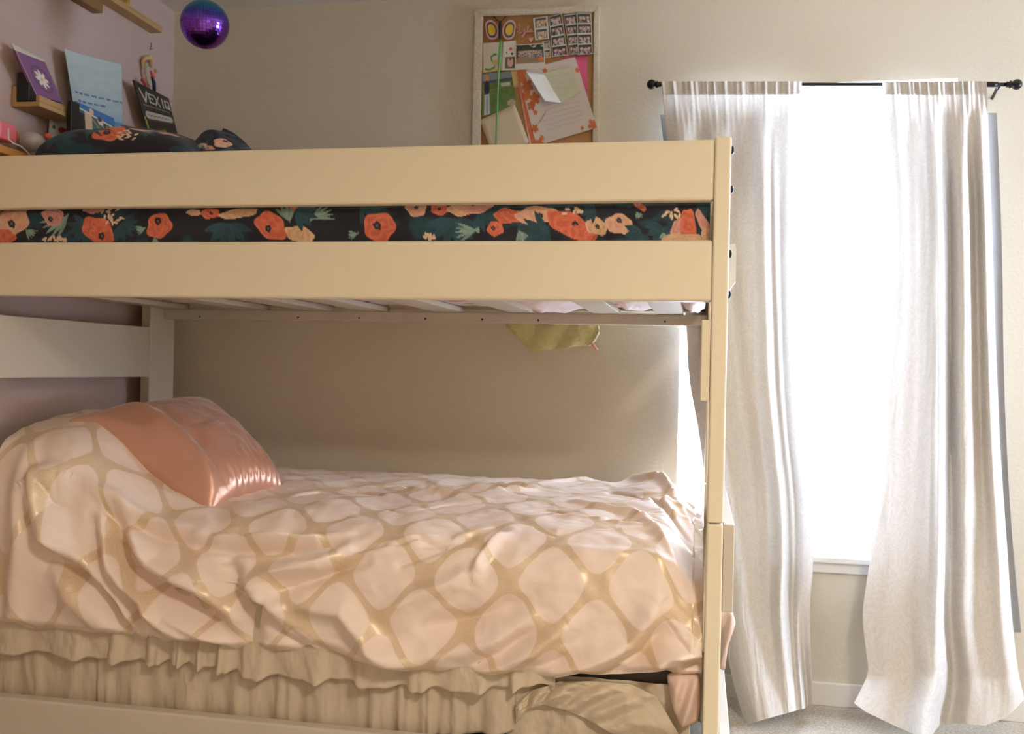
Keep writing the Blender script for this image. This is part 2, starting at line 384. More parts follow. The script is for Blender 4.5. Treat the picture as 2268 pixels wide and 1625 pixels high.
FL = [('teal', 200, 505, 50, 40, 2.6), ('mint', 150, 482, 60, 40, 2.4), ('mint', 60, 510, 26, 20, .6), ('peach', 5, 480, 22, 32, .2, 0), ('peach', 32, 488, 30, 40, 0.5, 28, 495), ('coral', 14, 524, 28, 16, .3, 0), ('pink', 118, 478, 24, 20, .5, 112, 484),
      ('coral', 222, 512, 42, 27, .7, 230, 523), ('sprig', 248, 476, 24, 20, 0), ('pink', 205, 462, 24, 9, 0, 0), ('teal', 270, 498, 40, 36, .5), ('mint', 325, 505, 22, 16, 2.8),
      ('coral', 356, 500, 28, 29, .9, 352, 489), ('mint', 348, 528, 18, 14, 1.4), ('teal', 508, 497, 52, 48, 1.57), ('peach', 432, 470, 16, 8, .1, 0), ('coral', 468, 471, 20, 13, 0, 470, 472), ('beige', 530, 471, 42, 12, -.15, 0),
      ('beige', 668, 520, 34, 18, .3, 0), ('mint', 645, 485, 46, 34, -1.9), ('mint', 690, 482, 50, 30, -.5), ('coral', 603, 500, 38, 27, .7, 597, 506), ('coral', 670, 458, 30, 9, 0, 0), ('teal', 660, 470, 45, 40, 0),
      ('teal', 800, 460, 55, 26, 0.2), ('mint', 795, 517, 24, 16, 2.9), ('coral', 843, 503, 36, 33, .3, 838, 500), ('peach', 922, 461, 25, 18, .4, 922, 457), ('coral', 975, 462, 21, 15, .3, 974, 461),
      ('teal', 1010, 488, 60, 56, 1.6), ('teal', 1060, 480, 46, 30, .4), ('beige', 1022, 462, 30, 16, 0, 0), ('pink', 1060, 456, 34, 14, -.3, 1047, 449), ('mint', 1066, 512, 54, 30, 3.0), ('coral', 1100, 507, 17, 17, .5, 1096, 507),
      ('teal', 1150, 505, 50, 50, 0), ('mint', 1152, 512, 30, 26, 1.2), ('coral', 1128, 478, 34, 17, .1, 0), ('peach', 1190, 476, 48, 20, -.05, 1198, 477), ('teal', 1215, 512, 60, 40, 2.9), ('coral', 1258, 495, 48, 26, .4, 1276, 498), ('coral', 1290, 518, 34, 18, .3, 0),
      ('beige', 1322, 502, 24, 18, .3, 1324, 502), ('peach', 1372, 496, 30, 22, .2, 1372, 488), ('sprig', 1272, 468, 32, 8, 0), ('teal', 1318, 465, 34, 26, 3.0), ('coral', 1417, 453, 18, 8, .8, 0), ('mint', 1410, 470, 16, 16, 1.0), ('teal', 1420, 515, 36, 44, 2.2), ('teal', 1465, 500, 36, 44, 1.8),
      ('mint', 1470, 512, 16, 22, 1.6), ('sprig', 1490, 480, 20, 18, 0), ('pink', 1505, 500, 14, 24, .7, 0), ('coral', 1525, 500, 17, 38, -.1, 0), ('beige', 1512, 530, 44, 14, 0, 0), ('pink', 1557, 492, 10, 30, -.5, 0),
      ('sprig', 955, 526, 16, 6, 0), ('sprig', 130, 530, 28, 4, 0), ('beige', 1565, 525, 12, 20, 0, 0),
      # flowers on the top and the lump at the head
      ('coral', 262, 312, 34, 26, -.4, 257, 315), ('sprig', 302, 318, 22, 18, 0), ('peach', 250, 289, 26, 8, -.1, 0), ('peach', 320, 285, 28, 7, -.1, 282, 288), ('coral', 347, 290, 14, 6, .1, 0), ('pink', 374, 298, 20, 9, .1, 376, 298), ('teal', 330, 300, 40, 20, 0), ('mint', 320, 297, 30, 8, .1),
      ('peach', 484, 297, 16, 20, -.3, 486, 286), ('coral', 535, 309, 12, 9, 0, 534, 308), ('pink', 556, 318, 16, 8, .1, 556, 320), ('pink', 458, 320, 18, 8, .2, 462, 322), ('teal', 440, 318, 30, 18, 2), ('mint', 434, 318, 26, 12, .6), ('teal', 150, 318, 50, 40, 1), ('mint', 128, 334, 20, 18, -1.6), ('teal', 205, 296, 60, 24, 0), ('teal', 508, 312, 24, 30, 1)]
# comforter of the upper bunk: top with soft lumps, front side bulging in the gap between the rails
nu, nv = 1150, 120
X = np.linspace(HX+0.012, 0.02, nu)[:, None]; q = np.linspace(0, 1, nv)[None, :]
prof = np.array([(3.19, 1.345), (3.20, 1.45), (3.14, 1.53), (2.9, 1.55), (2.6, 1.55), (2.42, 1.545), (2.362, 1.528), (2.337, 1.50), (2.331, 1.455), (2.331, 1.41), (2.333, 1.385), (2.335, 1.36)])
tk = np.array([0, .05, .10, .18, .27, .35, .42, .55, .68, .80, .90, 1.0])
Yp = np.interp(q, tk, prof[:, 0]); Zp = np.interp(q, tk, prof[:, 1])
front = sstep(q, .40, .55)*(1-sstep(q, .78, .90))
wob = 0.5*fbm(X*5+20, q*3, 5, 3)
pxs = 1546+X*933.0
bulge = np.exp(-((pxs-960)/150)**2)*(sstep(q, .55, .72)*(1-sstep(q, .80, .93)))
Yc = Yp+0*X - front*(0.004+0.006*wob) - bulge*0.02
wr = fbm(X*9+3*q, q*7+X*2, 9, 3)
Yc = Yc+front*0.006*wr
Zc = Zp+0*X + (1-sstep(q, .3, .42))*0.02*fbm(X*4, q*8, 11, 3)
foot = sstep(X, -0.05, 0.02); Zc = Zc-foot*0.03*(1-sstep(q, .42, .5)); Xc = X+0*q
P = np.stack([Xc, Yc, Zc], -1)
rel = P-CAM; dz = rel@FWD; UU = 1134+F*(rel@RT)/dz; VV = 812.5-F*(rel@UP)/dz
# print coordinates: along the bed and along the cloth, so the pattern follows the surface
s_arc = np.concatenate([[0], np.cumsum(np.hypot(np.diff(prof[:, 0]), np.diff(prof[:, 1])))]); S = np.interp(q, tk, s_arc)
iz = int(np.argmin(np.abs(Zp[0]-1.44))); rel = np.stack([Xc+0*q, 2.335+0*Xc, 1.44-(S-S[0, iz])+0*Xc], -1)-CAM; dz = rel@FWD; pu = 1134+F*(rel@RT)/dz; pv = 812.5-F*(rel@UP)/dz
Cc = paint_flowers(pu, pv, [i for i in FL if i[2] > 400]+[(k, cx+dx, cy-230, a, b_, r_, *c_[:1]) for (k, cx, cy, a, b_, r_, *c_) in FL if 440 < cy for dx in (30,)], 3)
com = sheet('floral_comforter', P, CLOTHP, None, None, Cc, 0.012)
tag(com, 'navy comforter with coral and peach flowers on the upper bunk, showing between the rails', 'comforter')
# mattress of the upper bunk, print seen between the slats
MM = bpy.data.materials.new('mattress_print'); MM.use_nodes = True; nt = MM.node_tree; b = nt.nodes['Principled BSDF']
b.inputs['Roughness'].default_value = 0.8
tc = nt.nodes.new('ShaderNodeTexCoord'); vo = nt.nodes.new('ShaderNodeTexVoronoi'); vo.inputs['Scale'].default_value = 26
nz = nt.nodes.new('ShaderNodeTexNoise'); nz.inputs['Scale'].default_value = 9
mpv = nt.nodes.new('ShaderNodeMapping'); nt.links.new(tc.outputs['Object'], mpv.inputs[0]); nt.links.new(mpv.outputs[0], vo.inputs[0]); nt.links.new(mpv.outputs[0], nz.inputs[0])
cr = nt.nodes.new('ShaderNodeValToRGB'); cr.color_ramp.interpolation = 'CONSTANT'
els = [(0, (.55, .10, .12)), (.12, (.62, .52, .48)), (.3, (.08, .12, .22)), (.38, (.62, .52, .48)), (.55, (.65, .35, .35)), (.68, (.5, .42, .08)), (.74, (.62, .52, .48)), (.9, (.15, .25, .15))]
cr.color_ramp.elements[0].color = (*els[0][1], 1); cr.color_ramp.elements[1].position = els[1][0]; cr.color_ramp.elements[1].color = (*els[1][1], 1)
for p_, c_ in els[2:]:
    e = cr.color_ramp.elements.new(p_); e.color = (*c_, 1)
sx = nt.nodes.new('ShaderNodeSeparateColor'); nt.links.new(vo.outputs['Color'], sx.inputs[0]); nt.links.new(sx.outputs[0], cr.inputs[0])
gt = nt.nodes.new('ShaderNodeMath'); gt.operation = 'GREATER_THAN'; gt.inputs[1].default_value = 0.46; nt.links.new(nz.outputs['Fac'], gt.inputs[0])
mx = nt.nodes.new('ShaderNodeMix'); mx.data_type = 'RGBA'; mx.inputs[6].default_value = (.66, .56, .53, 1)
nt.links.new(gt.outputs[0], mx.inputs[0]); nt.links.new(cr.outputs[0], mx.inputs[7]); nt.links.new(mx.outputs[2], b.inputs['Base Color'])
mu = box('mattress', HX+0.015, 0.0, 2.364, Y2-0.09, SLZ+0.0185, 1.47, MM, None, 0.03, 4)
tag(mu, 'print covered mattress lying on the slats of the upper bunk', 'mattress')
# sheet cloth sagging between the slats at the foot end
PINKS = mat('pink_sheet', rgb(228, 208, 206), 0.7, var=0.12, vscale=40)
def sag(name, pxa, pxb, depth, label, m=PINKS):
    x0 = PY(pxa, 700, 3.1)[0]; x1 = PY(pxb, 700, 3.1)[0]
    a = np.linspace(0, 1, 40)[:, None]; c = np.linspace(0, 1, 60)[None, :]
    bump_ = np.sin(np.pi*a)**0.7*np.sin(np.pi*c)**0.5
    Pp = np.stack([x0+(x1-x0)*a+0*c, 2.36+(3.15-2.36)*c+0*a, SLZ+0.017-(depth+0.017)*bump_*(0.75+0.25*fbm(a*3, c*5, 3))], -1)
    o = sheet(name, Pp, m, mu, None, None, 0.003, offset=0); o['label'] = label
    return o
sag('sheet_fold', 1186, 1302, 0.020, 'pale pink sheet sagging between two slats')
sag('sheet_fold', 1378, 1448, 0.010, 'pale pink striped sheet sagging between two slats')
sag('sheet_fold', 1517, 1560, 0.014, 'white and pink sheet fold beside the foot end')

# floral pillows at the head of the upper bunk
def inflated(A, B, C_, D_, T_, n=90, pinch=0.10, up=None, powr=0.5, wr=None):
    """closed cushion from four corner points (A,B,C,D around); returns two sheets merged as one grid strip"""
    a = np.sin(np.pi/2*np.linspace(-1, 1, n))[:, None]; b_ = np.sin(np.pi/2*np.linspace(-1, 1, n))[None, :]
    # pinch the edges inwards between corners
    aa = a*(1-pinch*(1-b_**2)**1.0*np.abs(a)**3); bb = b_*(1-pinch*(1-a**2)**1.0*np.abs(b_)**3)
    s = (aa+1)/2; t = (bb+1)/2
    s = s[..., None]; t = t[..., None]
    base = (1-s)*(1-t)*A+s*(1-t)*B+s*t*C_+(1-s)*t*D_
    nrm = np.cross(B-A, D_-A); nrm = nrm/np.linalg.norm(nrm)
    if up is not None and nrm@up < 0: nrm = -nrm
    h = ((1-a**2)*(1-b_**2))**powr
    return base, h, nrm, a+0*b_, b_+0*a
def cushion(name, A, B, C_, D_, T_, m, up, paint=None, wrinkle=None, powr=0.5, pinch=0.10, n=220, low=0.8):
    A, B, C_, D_ = map(np.asarray, (A, B, C_, D_))
    base, h, nrm, a, b_ = inflated(A, B, C_, D_, T_, n, pinch, np.array(up, float), powr)
    w = wrinkle(a, b_) if wrinkle else 0*a
    top = base+nrm*((h*T_+w))[..., None]; bot = base-nrm*((h*T_*low))[..., None]
    # one closed shell: stack both grids, weld the rim
    V = np.concatenate([top.reshape(-1, 3), bot.reshape(-1, 3)]); f1 = grid_faces(n, n); f2 = f1[:, ::-1]+n*n
    me = bpy.data.meshes.new(name); me.from_pydata(V.tolist(), [], np.concatenate([f1, f2]).tolist())
    if paint is not None:
        colr = np.concatenate([paint(top).reshape(-1, 3), paint(bot).reshape(-1, 3)])
        at = me.color_attributes.new('paint', 'FLOAT_COLOR', 'POINT'); at.data.foreach_set('color', np.concatenate([colr, np.ones((len(colr), 1))], 1).reshape(-1).astype(np.float32))
    bm = bmesh.new(); bm.from_mesh(me); bmesh.ops.remove_doubles(bm, verts=bm.verts, dist=1e-5)
    bmesh.ops.recalc_face_normals(bm, faces=bm.faces); bm.to_mesh(me); bm.free()
    me.materials.append(m); me.polygons.foreach_set('use_smooth', [True]*len(me.polygons))
    o = bpy.data.objects.new(name, me); COL.objects.link(o)
    return o
def pillow_paint(Yr, zr, yr):
    def f(Pt):
        # print laid out across the bunk (x) and upwards (z), fixed to the cloth
        rel = np.stack([Pt[..., 0], 0*Pt[..., 0]+Yr, 0*Pt[..., 0]+zr], -1)-CAM; dz = rel@FWD
        return paint_flowers(1134+F*(rel@RT)/dz, yr-(Pt[..., 2]-zr)*780-(Pt[..., 1]-Yr)*420, [i for i in FL if i[2] < 400], 5)
    return f
pa = PY(262, 312, 2.62)
o = cushion('floral_pillow', (-1.845, 2.40, 1.66), (-1.40, 2.42, 1.645), (-1.42, 2.75, 1.65), (-1.85, 2.72, 1.67), 0.118, CLOTHP, (0, 0, 1), pillow_paint(2.47, 1.70, 325),
            lambda a, b_: 0.006*fbm(a*3, b_*3, 8, 3)*(1-a**2), 0.22, 0.04)
tag(o, 'large navy floral pillow at the head of the upper bunk, below the blue drawing', 'pillow', 'navy floral pillows on the upper bunk')
pa = PY(484, 297, 2.65)
o = cushion('floral_pillow', (-1.55, 2.50, 1.62), (-1.27, 2.52, 1.60), (-1.29, 2.78, 1.61), (-1.55, 2.78, 1.63), 0.17, CLOTHP, (0, 0, 1), pillow_paint(2.55, 1.72, 318),
            lambda a, b_: 0.010*fbm(a*2, b_*3, 4, 3)*(1-a**2)-0.02*np.exp(-((a+0.5)/.2)**2)*(1-b_**2), 0.55, 0.05)
tag(o, 'smaller peaked navy floral pillow under the purple mirror ball', 'pillow', 'navy floral pillows on the upper bunk')

# ================================================================== lower bunk
# mattress and box below the quilt
o = box('mattress', HX+0.015, -0.03, 2.36, 3.2, 0.42, 0.655, mat('mattress_white', rgb(225, 215, 205), 0.8), None, 0.04, 4)
tag(o, 'white mattress of the lower bunk, hidden under the pink quilt', 'mattress')
o = box('box_spring', HX+0.015, -0.03, 2.37, 3.19, 0.12, 0.418, mat('gap_shade_ticking', rgb(74, 66, 58), 0.9), None, 0.02, 3)  # dark colour stands in for the shadow gap under the quilt hem
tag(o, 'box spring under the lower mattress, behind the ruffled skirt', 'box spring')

QM = bpy.data.materials.new('quilt_trellis'); QM.use_nodes = True; nt = QM.node_tree; N = nt.nodes; L = nt.links; b = N['Principled BSDF']
uvn = N.new('ShaderNodeUVMap'); uvn.uv_map = 'UVMap'
def mth(op, a=None, b_=None, va=None, vb=None):
    n_ = N.new('ShaderNodeMath'); n_.operation = op
    if a is not None: L.new(a, n_.inputs[0])
    elif va is not None: n_.inputs[0].default_value = va
    if b_ is not None: L.new(b_, n_.inputs[1])
    elif vb is not None: n_.inputs[1].default_value = vb
    return n_.outputs[0]
wn = N.new('ShaderNodeTexNoise'); wn.inputs['Scale'].default_value = 7; wn.inputs['Detail'].default_value = 2; L.new(uvn.outputs[0], wn.inputs[0])
vs = N.new('ShaderNodeVectorMath'); vs.operation = 'MULTIPLY_ADD'; L.new(wn.outputs['Color'], vs.inputs[0]); vs.inputs[1].default_value = (.03, .03, 0); L.new(uvn.outputs[0], vs.inputs[2])
sp = N.new('ShaderNodeSeparateXYZ'); L.new(vs.outputs[0], sp.inputs[0])
PU, PV = 0.214, 0.245
cu = mth('COSINE', mth('MULTIPLY', sp.outputs[0], vb=2*math.pi/PU)); cv = mth('COSINE', mth('MULTIPLY', sp.outputs[1], vb=2*math.pi/PV))
gg = mth('ABSOLUTE', mth('ADD', cu, cv))
mr = N.new('ShaderNodeMapRange'); mr.interpolation_type = 'SMOOTHSTEP'; L.new(gg, mr.inputs[0]); mr.inputs[1].default_value = 0.25; mr.inputs[2].default_value = 0.36; mr.inputs[3].default_value = 1; mr.inputs[4].default_value = 0
gn = N.new('ShaderNodeTexNoise'); gn.inputs['Scale'].default_value = 420; gn.inputs['Detail'].default_value = 3; L.new(uvn.outputs[0], gn.inputs[0])
gr = N.new('ShaderNodeMapRange'); L.new(gn.outputs['Fac'], gr.inputs[0]); gr.inputs[1].default_value = .38; gr.inputs[2].default_value = .62
fac = mth('MULTIPLY', mr.outputs[0], mth('ADD', mth('MULTIPLY', gr.outputs[0], vb=.5), vb=.5))
mx = N.new('ShaderNodeMix'); mx.data_type = 'RGBA'; L.new(fac, mx.inputs[0])
mx.inputs[6].default_value = (*[float(t) for t in rgb(238, 219, 203)], 1); mx.inputs[7].default_value = (*[float(t) for t in rgb(216, 190, 152)], 1)
L.new(mx.outputs[2], b.inputs['Base Color'])
L.new(mth('MULTIPLY', fac, vb=0.22), b.inputs['Metallic'])
rm = N.new('ShaderNodeMapRange'); L.new(fac, rm.inputs[0]); rm.inputs[3].default_value = .55; rm.inputs[4].default_value = .34; L.new(rm.outputs[0], b.inputs['Roughness'])
b.inputs['Sheen Weight'].default_value = 0.15
fn = N.new('ShaderNodeTexNoise'); fn.inputs['Scale'].default_value = 28; fn.inputs['Detail'].default_value = 6; L.new(uvn.outputs[0], fn.inputs[0])
bp = N.new('ShaderNodeBump'); bp.inputs['Strength'].default_value = .2; bp.inputs['Distance'].default_value = .005; L.new(fn.outputs['Fac'], bp.inputs['Height']); L.new(bp.outputs[0], b.inputs['Normal'])

QY = 2.302                       # plane of the hanging front of the quilt
hem_px = [(-60, 1388), (0, 1395), (22, 1392), (60, 1402), (170, 1412), (230, 1413), (332, 1430), (450, 1428), (515, 1446), (680, 1453), (700, 1469), (855, 1490), (1035, 1506), (1224, 1510), (1280, 1500), (1328, 1506), (1475, 1494), (1500, 1508), (1555, 1512)]
hem = np.array([[PY(a, b_, QY)[0], PY(a, b_, QY)[2]] for a, b_ in hem_px])
prof = np.array([(3.262, .60), (3.262, .68), (3.235, .728), (3.15, .735), (2.95, .735), (2.75, .728), (2.58, .715), (2.47, .70), (2.39, .672), (2.335, .632), (2.308, .585), (2.302, .53), (2.302, .47), (2.302, .40)])
s_arc = np.concatenate([[0], np.cumsum(np.hypot(np.diff(prof[:, 0]), np.diff(prof[:, 1])))])
nu, nv = 760, 420
X = np.linspace(HX+0.008, 0.024, nu)[:, None]; hz = np.interp(X, hem[:, 0], hem[:, 1])
# arc parameter: denser on the front
s_edge = s_arc[10]
sv = np.concatenate([np.linspace(0, s_edge, nv*6//10, endpoint=False), np.linspace(s_edge, s_edge+.3, nv-nv*6//10)])[None, :]
send = s_edge+(0.585-hz)          # arc length at the hem
k0 = nv*6//10
fr = np.clip((sv-s_edge)/0.3, 0, 1)
S = np.where(sv < s_edge, sv, s_edge+fr*(send-s_edge))+0*X
from_arc = lambda s: (np.interp(s, s_arc, prof[:, 0]), np.interp(s, s_arc, prof[:, 1]))
# smooth the profile
def smoothprof(s):
    Y = 0; Z = 0
    ws = [(-.05, .1), (-.03, .2), (0, .4), (.03, .2), (.05, .1)]
    for o_, w in ws:
        y, z = from_arc(s+o_); Y = Y+w*y; Z = Z+w*z
    return Y, Z
Yq, Zq = smoothprof(S)
over = S > s_arc[-1]-0.05; Zq = np.where(S > s_edge+.05, .585-(S-s_edge), Zq)
Xq = X+0*S
# normals of the profile
y1, z1 = smoothprof(S+0.004); y0, z0 = smoothprof(S-0.004); ty, tz = y1-y0, z1-z0; tz = np.where(S > s_edge+.05, -0.008, tz); ty = np.where(S > s_edge+.05, 0, ty)
ln = np.hypot(ty, tz); ny, nz_ = tz/ln, -ty/ln    # outwards (towards -Y on the front, +Z on top)
# pillow under the quilt at the head end
pb = np.exp(-(np.clip(np.abs(Xq+1.82)-0.08, 0, 9)/0.20)**2)*np.exp(-(np.clip(np.abs(Yq-2.58)-0.22, 0, 9)/0.16)**2)*(1-sstep(S, s_edge-.12, s_edge+.25))
Zq = Zq+0.215*pb
# settle: the quilt dips slightly towards the foot and folds down there
ft = sstep(Xq, -0.09, 0.02); Zq = Zq-ft*0.07*(1-sstep(S, s_edge, s_edge+.2)); Zq = Zq+0.022*np.exp(-((Xq+.13)/.07)**2)*sstep(Yq, 2.6, 3.1)
disp = np.zeros_like(Zq)
def touv(px, py):
    p = PY(px, py, QY)
    if p[2] < 0.60: return (p[0], s_edge+(0.585-p[2]))
    p2 = PZ(px, py, 0.70)
    if p2[1] < QY: return (p[0], s_edge+(0.585-p[2]))
    best = np.argmin([abs(from_arc(s)[0]-p2[1])+0.0 for s in np.linspace(0, s_edge, 200)]); return (PZ(px, py, .715)[0], float(np.linspace(0, s_edge, 200)[best]))
def stroke(pts, w, amp, asym=0.0):
    global disp
    uvp = [touv(*p) for p in pts]; d, sg, al = segdist(Xq, S, uvp)
    fade = np.sin(np.pi*np.clip(al*0.9+0.05, 0, 1))**0.5
    ww = w*(1+asym*sg); disp = disp+2.3*amp*fade*np.exp(-(d/(ww*1.15))**2)
# folds read off the photograph (ridges +, valleys -)
stroke([(85, 1120), (72, 1200), (95, 1255), (190, 1290), (260, 1330), (310, 1395)], .022, .022, .3)
stroke([(60, 1230), (110, 1290), (200, 1305), (260, 1360), (285, 1400)], .018, -.020)
stroke([(30, 1150), (55, 1280), (25, 1390)], .03, .018)
stroke([(105, 1250), (160, 1340), (240, 1390)], .03, .014)
stroke([(220, 1215), (245, 1270), (330, 1330), (360, 1380), (450, 1430)], .020, .020, -.3)
stroke([(200, 1230), (235, 1300), (300, 1345), (330, 1410)], .016, -.018)
stroke([(240, 1200), (300, 1275), (420, 1330), (480, 1370)], .020, -.020)
stroke([(255, 1180), (330, 1260), (440, 1300), (520, 1370)], .022, .018)
stroke([(350, 1350), (430, 1390), (500, 1430)], .020, .018)
stroke([(180, 1180), (230, 1160), (330, 1158), (420, 1180)], .018, .012)
stroke([(200, 1195), (300, 1185), (430, 1200)], .016, -.010)
stroke([(420, 1185), (560, 1190), (680, 1185)], .012, .012)
stroke([(430, 1215), (560, 1215), (720, 1205)], .012, -.010)
stroke([(500, 1240), (520, 1300), (560, 1350), (560, 1430)], .020, -.018)
stroke([(530, 1305), (600, 1330), (640, 1390), (700, 1440)], .020, .024, .3)
stroke([(540, 1290), (600, 1265), (700, 1250), (760, 1215)], .016, .016)
stroke([(600, 1320), (680, 1290), (800, 1240)], .014, -.012)
stroke([(640, 1335), (760, 1350), (840, 1450), (900, 1490)], .025, .018)
stroke([(600, 1350), (680, 1430), (760, 1470)], .020, -.020)
stroke([(1100, 1165), (1075, 1200), (1055, 1240), (1048, 1270)], .014, .012, .2)
stroke([(1060, 1180), (1035, 1230), (1040, 1290)], .016, -.005)
stroke([(1048, 1260), (1000, 1290), (900, 1330), (850, 1350)], .020, .010)
stroke([(940, 1390), (1060, 1370), (1180, 1320)], .020, -.012)
stroke([(830, 1440), (920, 1460), (1090, 1420), (1180, 1370)], .022, .012)
stroke([(1060, 1490), (1180, 1440), (1260, 1380)], .020, .014)
stroke([(1000, 1500), (1110, 1450), (1170, 1400)], .016, -.012)
stroke([(1100, 1505), (1210, 1475), (1290, 1450)], .016, -.010)
stroke([(1225, 1510), (1280, 1475), (1400, 1430), (1460, 1340)], .022, .016, .2)
stroke([(1330, 1505), (1400, 1460), (1480, 1380)], .018, -.014)
stroke([(1440, 1495), (1470, 1460), (1540, 1420), (1555, 1330)], .020, .018)
stroke([(1480, 1500), (1510, 1470), (1560, 1460)], .014, -.016)
stroke([(1380, 1090), (1450, 1100), (1540, 1150)], .016, .014)
stroke([(1350, 1115), (1440, 1130), (1530, 1165)], .012, -.012)
stroke([(1200, 1200), (1330, 1220), (1540, 1235)], .018, .006)
stroke([(1260, 1130), (1400, 1150), (1530, 1200)], .014, .008)
for k in range(26):   # small tension wrinkles on the top
    x_ = random.uniform(560, 1500); y_ = random.uniform(1090, 1180); w_ = random.uniform(80, 220); sl_ = random.uniform(-.05, .12)
    stroke([(x_, y_), (x_+w_*.5, y_+w_*.5*sl_+random.uniform(-5, 5)), (x_+w_, y_+w_*sl_)], random.uniform(.006, .012), random.choice([-1, 1])*random.uniform(.003, .006))
for k in range(14):
    x_ = random.uniform(400, 1000); y_ = random.uniform(1170, 1250); w_ = random.uniform(80, 200)
    stroke([(x_, y_+20), (x_+w_*.5, y_+random.uniform(-5, 5)), (x_+w_, y_-18)], random.uniform(.006, .012), random.choice([-1, 1])*random.uniform(.003, .006))
disp = disp+0.007*fbm(Xq*7, S*8, 31, 3)+0.0025*fbm(Xq*22, S*30, 41, 2)
hemfade = 1-sstep(S, send-0.02, send)
disp = disp*(0.45+0.55*hemfade)-0.006*(1-hemfade)
disp = np.where(sv < .10, disp*sv/.10, disp)
Yf = Yq+ny*disp; Zf = Zq+nz_*disp
Yf = Yf+0.03*sstep(S, send-0.03, send)     # hem curls in
Zf = np.maximum(Zf, 0.30)
keep = sstep(Xq, -0.03, 0.024); Yf = Yf+0.015*keep*sstep(S, s_edge-.1, s_edge)
P = np.stack([Xq, Yf, Zf], -1); q0 = touv(1152, 1288)
UV = np.stack([Xq-q0[0]+PU/2+.015, S-q0[1]-.015], -1)
quilt = sheet('trellis_quilt', P, QM, None, UV, None, 0.018)
tag(quilt, 'blush pink quilt with gold trellis print spread over the lower bunk', 'quilt')
# corner of the quilt hanging at the foot, and the bulge that pokes out past the foot board
def lobe(name, pts, depth, Y, m, parent, label, n=50, front=-1):
    c = np.mean(pts, 0); k = len(pts); ang = np.linspace(0, 1, n, endpoint=False)
    loop = np.array([np.interp(ang*k, np.arange(k+1), np.append(np.array(pts)[:, j], pts[0][j])) for j in (0, 1)]).T
    for _ in range(2): loop = (np.roll(loop, 1, 0)+2*loop+np.roll(loop, -1, 0))/4
    rings = 10; V = []; 
    for s in (1, -1):
        for r in range(rings+1):
            t = r/rings
            for p in loop:
                px_, py_ = c+(p-c)*t; w = PY(px_, py_, Y); hh = depth*math.sqrt(max(0, 1-t*t))*(1+0.35*math.sin(px_*0.16+py_*.05))
                V.append((w[0], Y-s*hh, w[2]))
    Fc = []
    for s in range(2):
        o_ = s*(rings+1)*n
        for r in range(rings):
            for i in range(n):
                a, b_ = o_+r*n+i, o_+r*n+(i+1) % n; f = (a, b_, b_+n, a+n); Fc.append(f if s == 0 else f[::-1])
    o = mesh(name, V, Fc, m, parent, True)
    bm = bmesh.new(); bm.from_mesh(o.data); bmesh.ops.remove_doubles(bm, verts=bm.verts, dist=1e-5); bmesh.ops.recalc_face_normals(bm, faces=bm.faces); bm.to_mesh(o.data); bm.free()
    if label: o['label'] = label
    return o
BLUSH = mat('blush_lining', rgb(216, 190, 172), 0.6, var=0.05, vscale=30, bump=0.3, bscale=30)
lobe('quilt_corner', [(1476, 1490), (1552, 1488), (1553, 1560), (1545, 1600), (1510, 1612), (1492, 1575), (1482, 1530)], 0.03, 2.335, BLUSH, quilt, 'blush corner of the quilt tucked at the foot')
lobe('quilt_corner', [(1590, 1350), (1622, 1352), (1630, 1380), (1612, 1430), (1606, 1485), (1590, 1480)], 0.025, 2.50, BLUSH, quilt, 'pink quilt bulging out past the foot board')

# ruffled bed skirt: two tiers and the loose end
SK = mat('skirt_cotton', rgb(210, 194, 168), 0.7, bump=0.2, bscale=120, var=0.03, vscale=20, trans=0.1)
sk = empty('bed_skirt', (-0.9, 2.36, 0.3)); tag(sk, 'cream ruffled bed skirt hanging below the pink quilt', 'bed skirt')
def ruffle(name, topz, botpts, Yt, Yb, freq, amp, x0, x1, n=700, m_=40, seed=1, label=None, hemwave=0.006):
    x = np.linspace(x0, x1, n)[:, None]; t = np.linspace(0, 1, m_)[None, :]
    bz = np.array([[PY(a, b_, Yb)[0], PY(a, b_, Yb)[2]] for a, b_ in botpts])
    zb_ = np.interp(x, bz[:, 0], bz[:, 1]); ph = np.cumsum(1+0.7*vnoise(x*9, 0*x, seed), 0)*(x1-x0)/n
    wv = np.sin(ph*freq)+0.4*np.sin(ph*freq*2.3+1)
    wv = np.sign(wv)*np.abs(wv)**0.8
    A = amp*(0.15+0.85*t)
    Yv = Yt+(Yb-Yt)*t-A*wv+0.004*fbm(x*30, t*4, seed+5)
    Zv = topz+(zb_-hemwave*wv-topz)*t
    Xv = x+0.3*A*np.cos(ph*freq)
    o = sheet(name, np.stack([Xv, Yv, Zv], -1), SK, sk, None, None, 0.002)
    if label: o['label'] = label
    return o
up_px = [(-40, 1436), (0, 1440), (60, 1450), (120, 1450), (200, 1462), (280, 1466), (380, 1472), (450, 1480), (560, 1500), (680, 1508), (780, 1510), (860, 1526), (955, 1530), (1100, 1528), (1230, 1522)]
ruffle('upper_ruffle', 0.50, up_px, 2.345, 2.318, 62, 0.011, HX+0.01, PY(1225, 1500, 2.32)[0], seed=3, label='gathered upper ruffle of the skirt')
ruffle('lower_ruffle', 0.47, [(-40, 1640), (0, 1640), (800, 1640), (1100, 1625), (1140, 1616)], 2.350, 2.346, 60, 0.007, HX+0.01, PY(1142, 1500, 2.34)[0], seed=8, label='long pleated lower tier of the skirt', hemwave=0.002)
ruffle('end_panel', float(PY(1420, 1512, 2.35)[2]), [(1100, 1640), (1500, 1680), (1560, 1690)], 2.356, 2.352, 40, 0.006, PY(1120, 1500, 2.34)[0], 0.0, n=260, seed=12, label='shaded end stretch of the skirt', hemwave=0.002)
